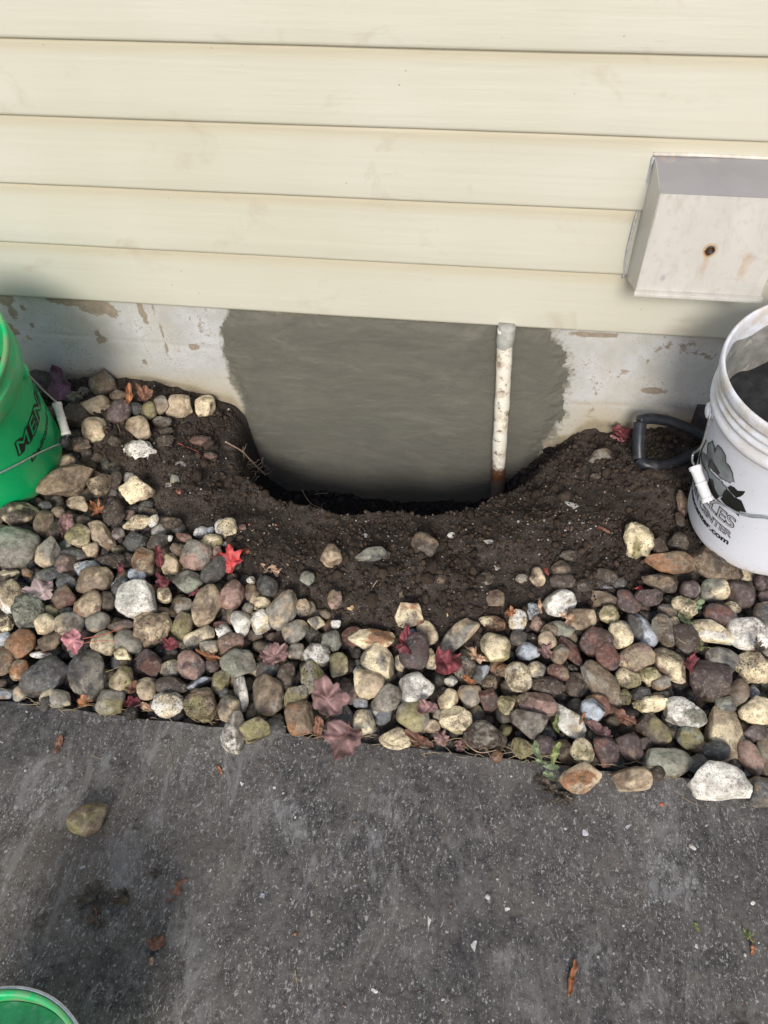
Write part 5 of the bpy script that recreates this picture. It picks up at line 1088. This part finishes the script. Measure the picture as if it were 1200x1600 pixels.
leaf(1171, 1463, 26, 40, 'oak', ML['dkgreen'], 'small yellow-green leaf by the right edge of the walk', .004, .4, .3, 0, .1, .3, 'leaf', grp=GW)
leaf(1176, 1483, 16, 160, 'oval', ML['rust'], 'tiny orange leaf touching the small yellow-green leaf', .003, .4, .3, 0, .1, 0, 'leaf', grp=GW)
leaf(1088, 1448, 14, 10, 'oval', ML['dkgreen'], 'tiny olive leaf left of the small yellow-green leaf', .002, .3, .2, 0, 0, 0, 'leaf', grp=GW)
leaf(344, 1203, 18, 40, 'oval', ML['rust'], 'tiny orange leaf sliver on the walk under the grey stone', .002, .2, .2, 0, 0, 0, 'leaf', sx=.5, grp=GW)
for (px, py) in ((862, 1228), (880, 1242), (850, 1216)): leaf(px, py, 34, 30+px, 'maple', ML['dry'], {862: 'dark mushy leaf left of the orange wedge stone on the walk', 880: 'dark mushy leaf below the orange wedge stone tip', 850: 'dark mushy leaf under the pale green leaves'}[px], .003, .3, .2, 0, 0, 0, grp=GW)

# ------------------------------------------------------------------ roots, twigs, stalks
M_root = mat_plain('pale_root', (.42, .30, .21, 1), .8, var=.3, scale=200, bump=.4); M_red = mat_plain('red_stalk', (.45, .10, .07, 1), .5, var=.2); M_straw = mat_plain('straw', (.34, .27, .17, 1), .7, var=.25)
def twig(pxs, rad, mat, label, lifts=None, name='twig', branches=(), cat='twig'):
    pts = [ground_hit(x, y, (lifts[i] if lifts else .006)) for i, (x, y) in enumerate(pxs)]; pth = smooth_path(pts, 6); n = len(pth)
    o = empty(name, tuple(pts[0])); tag(o, label, cat)
    v, f = tube_geo(pth, rad*np.linspace(1, .6, n), 7); mesh_obj('stalk', local(v, o), f, mat, o)
    for b in branches:
        q = smooth_path([ground_hit(x, y, l) for x, y, l in b], 5); v, f = tube_geo(q, rad*.45*np.linspace(1, .5, len(q)), 6); mesh_obj('side_shoot', local(v, o), f, mat, o)
    return o
def rnd_br(x, y, n, seed, L=14, l0=.03):
    r = np.random.default_rng(seed); out = []
    for _ in range(n):
        a = r.uniform(-.5, 2.6); p = [(x+r.uniform(-6, 6), y+r.uniform(-5, 5), l0)]
        for k in range(3): a += r.normal()*.6; p.append((p[-1][0]+math.cos(a)*L*.45, p[-1][1]-math.sin(a)*L*.45, l0+.004*k))
        out.append(p)
    return out
def root3(ptsz, rad, label, nbr, seed):
    pts = [on_y(x, y, Y) for x, y, Y in ptsz]; pth = smooth_path(pts, 7); o = empty('root', tuple(pts[0])); tag(o, label, 'root')
    v, f = tube_geo(pth, rad*np.linspace(1, .75, len(pth)), 8); mesh_obj('main_root', local(v, o), f, M_root, o); r = np.random.default_rng(seed)
    for k in range(nbr):
        q = pth[r.integers(len(pth)//4, len(pth))]; p = [q]; d = r.normal(size=3); d /= np.linalg.norm(d)
        for j in range(5): d = d+.5*r.normal(size=3); d /= np.linalg.norm(d); p.append(p[-1]+d*.006)
        pp_ = smooth_path(p, 4); v, f = tube_geo(pp_, rad*.30*np.linspace(1, .4, len(pp_)), 5); mesh_obj('root_hair', local(v, o), f, M_root, o)
root3([(352, 690, -.13), (378, 705, -.11), (392, 720, -.095), (402, 730, -.085), (415, 743, -.075)], .0016, 'thick pale root sticking out over the left side of the hole', 22, 3)
root3([(348, 729, -.15), (370, 727, -.13), (388, 726, -.10), (398, 723, -.09)], .0008, 'thin horizontal root crossing the thick one at the hole', 14, 5)
root3([(356, 734, -.175), (366, 743, -.175), (378, 752, -.18), (388, 755, -.185), (398, 761, -.19)], .0009, 'wiry root on the soil lip left of the hole', 6, 8)
root3([(472, 765, -.06), (478, 777, -.07), (488, 788, -.10), (505, 795, -.14)], .0010, 'small hooked root in the bottom of the hole', 3, 9)
root3([(490, 773, -.05), (502, 771, -.05), (512, 771, -.05)], .0006, 'straw-thin root lying in the hole near the patch', 1, 10)
twig([(582, 918), (592, 905), (612, 898), (628, 892), (645, 884)], .0009, M_root, 'forked reddish twig on the middle of the dirt', None, 'twig', [[(600, 902, .006), (595, 912, .006), (585, 920, .005)]])
twig([(278, 692), (296, 700), (312, 708), (324, 724)], .0007, M_red, 'orange-red leaf stalk curving on the dirt upper left', None, 'leaf_stalk', cat='stalk')
twig([(130, 998), (155, 993), (175, 987), (190, 980)], .0008, M_red, 'long red stalk pointing right from the pink leaf', [.055, .058, .058, .055], 'leaf_stalk', cat='stalk')
twig([(128, 1006), (140, 1003), (160, 1001), (180, 1002)], .0007, M_red, 'orange stalk below the long red one by the pink leaf', [.055, .056, .056, .052], 'leaf_stalk', cat='stalk')
twig([(178, 654), (184, 664), (188, 676)], .0007, M_straw, 'pale bent straw on the dirt right of the green bucket handle', None, 'straw', cat='straw')
twig([(1058, 982), (1058, 996), (1070, 1005), (1088, 1014)], .0008, M_straw, 'tan stalk looping over a purplish stone at right', [.045, .048, .05, .045], 'straw', [[(1076, 972, .05), (1078, 984, .05), (1066, 998, .05), (1052, 1006, .04)]], cat='straw')
twig([(720, 1152), (735, 1168), (752, 1176), (775, 1172)], .0009, M_root, 'curved brown twig at the walk edge right of centre', [.02]*4, 'twig', [[(715, 1160, .02), (728, 1175, .015), (745, 1180, .01)], [(735, 1168, .02), (750, 1166, .022), (770, 1162, .02)]])
twig([(165, 1050), (176, 1046), (188, 1041)], .0006, M_straw, 'dry straw beside the charcoal angular stone', [.03]*3, 'straw', cat='straw')
twig([(263, 1168), (268, 1182), (271, 1205)], .0005, M_straw, 'hair-thin straw on the walk under the yellow mossy lump', [.001]*3, 'straw', cat='straw')
twig([(143, 1180), (155, 1185), (158, 1186)], .0005, M_straw, 'short straw on the walk under the pebbles at left', [.001]*3, 'straw', cat='straw')
twig([(461, 1515), (463, 1528), (465, 1540)], .0007, M_straw, 'forked straw low on the walk', [.002]*3, 'straw', [[(463, 1528, .002), (470, 1534, .002)], [(462, 1526, .002), (456, 1536, .002)]], cat='straw')
twig([(1065, 1245), (1078, 1252), (1095, 1260)], .0005, M_straw, 'thin straw on the walk left of the white corner rock', [.001]*3, 'straw', cat='straw')
# straw litter along the walk edge
r = np.random.default_rng(88); V, F = [], []; off = 0
for k in range(110):
    px = r.uniform(0, 1190); X0 = on_z(px, 1098+px*.118, SLAB_Z)[0]; y0 = EDGE_Y+r.uniform(-.010, .012); a = r.normal()*.35+(math.pi if r.random() < .5 else 0); L = r.uniform(.010, .035)
    p0 = np.array([X0, y0, SLAB_Z+.001+r.random()*.006]); p2 = p0+np.array([math.cos(a), math.sin(a), 0])*L; pm = (p0+p2)/2+np.array([0, 0, .003])+r.normal(size=3)*.002
    v, f = tube_geo(smooth_path([p0, pm, p2], 3), .00045, 4); V.append(v); F += [tuple(q+off for q in ff_) for ff_ in f]; off += len(v)
o = mesh_obj('straw_litter', np.concatenate(V), F, M_straw); tag(o, 'bits of dry grass along the edge of the walk', kind='stuff')
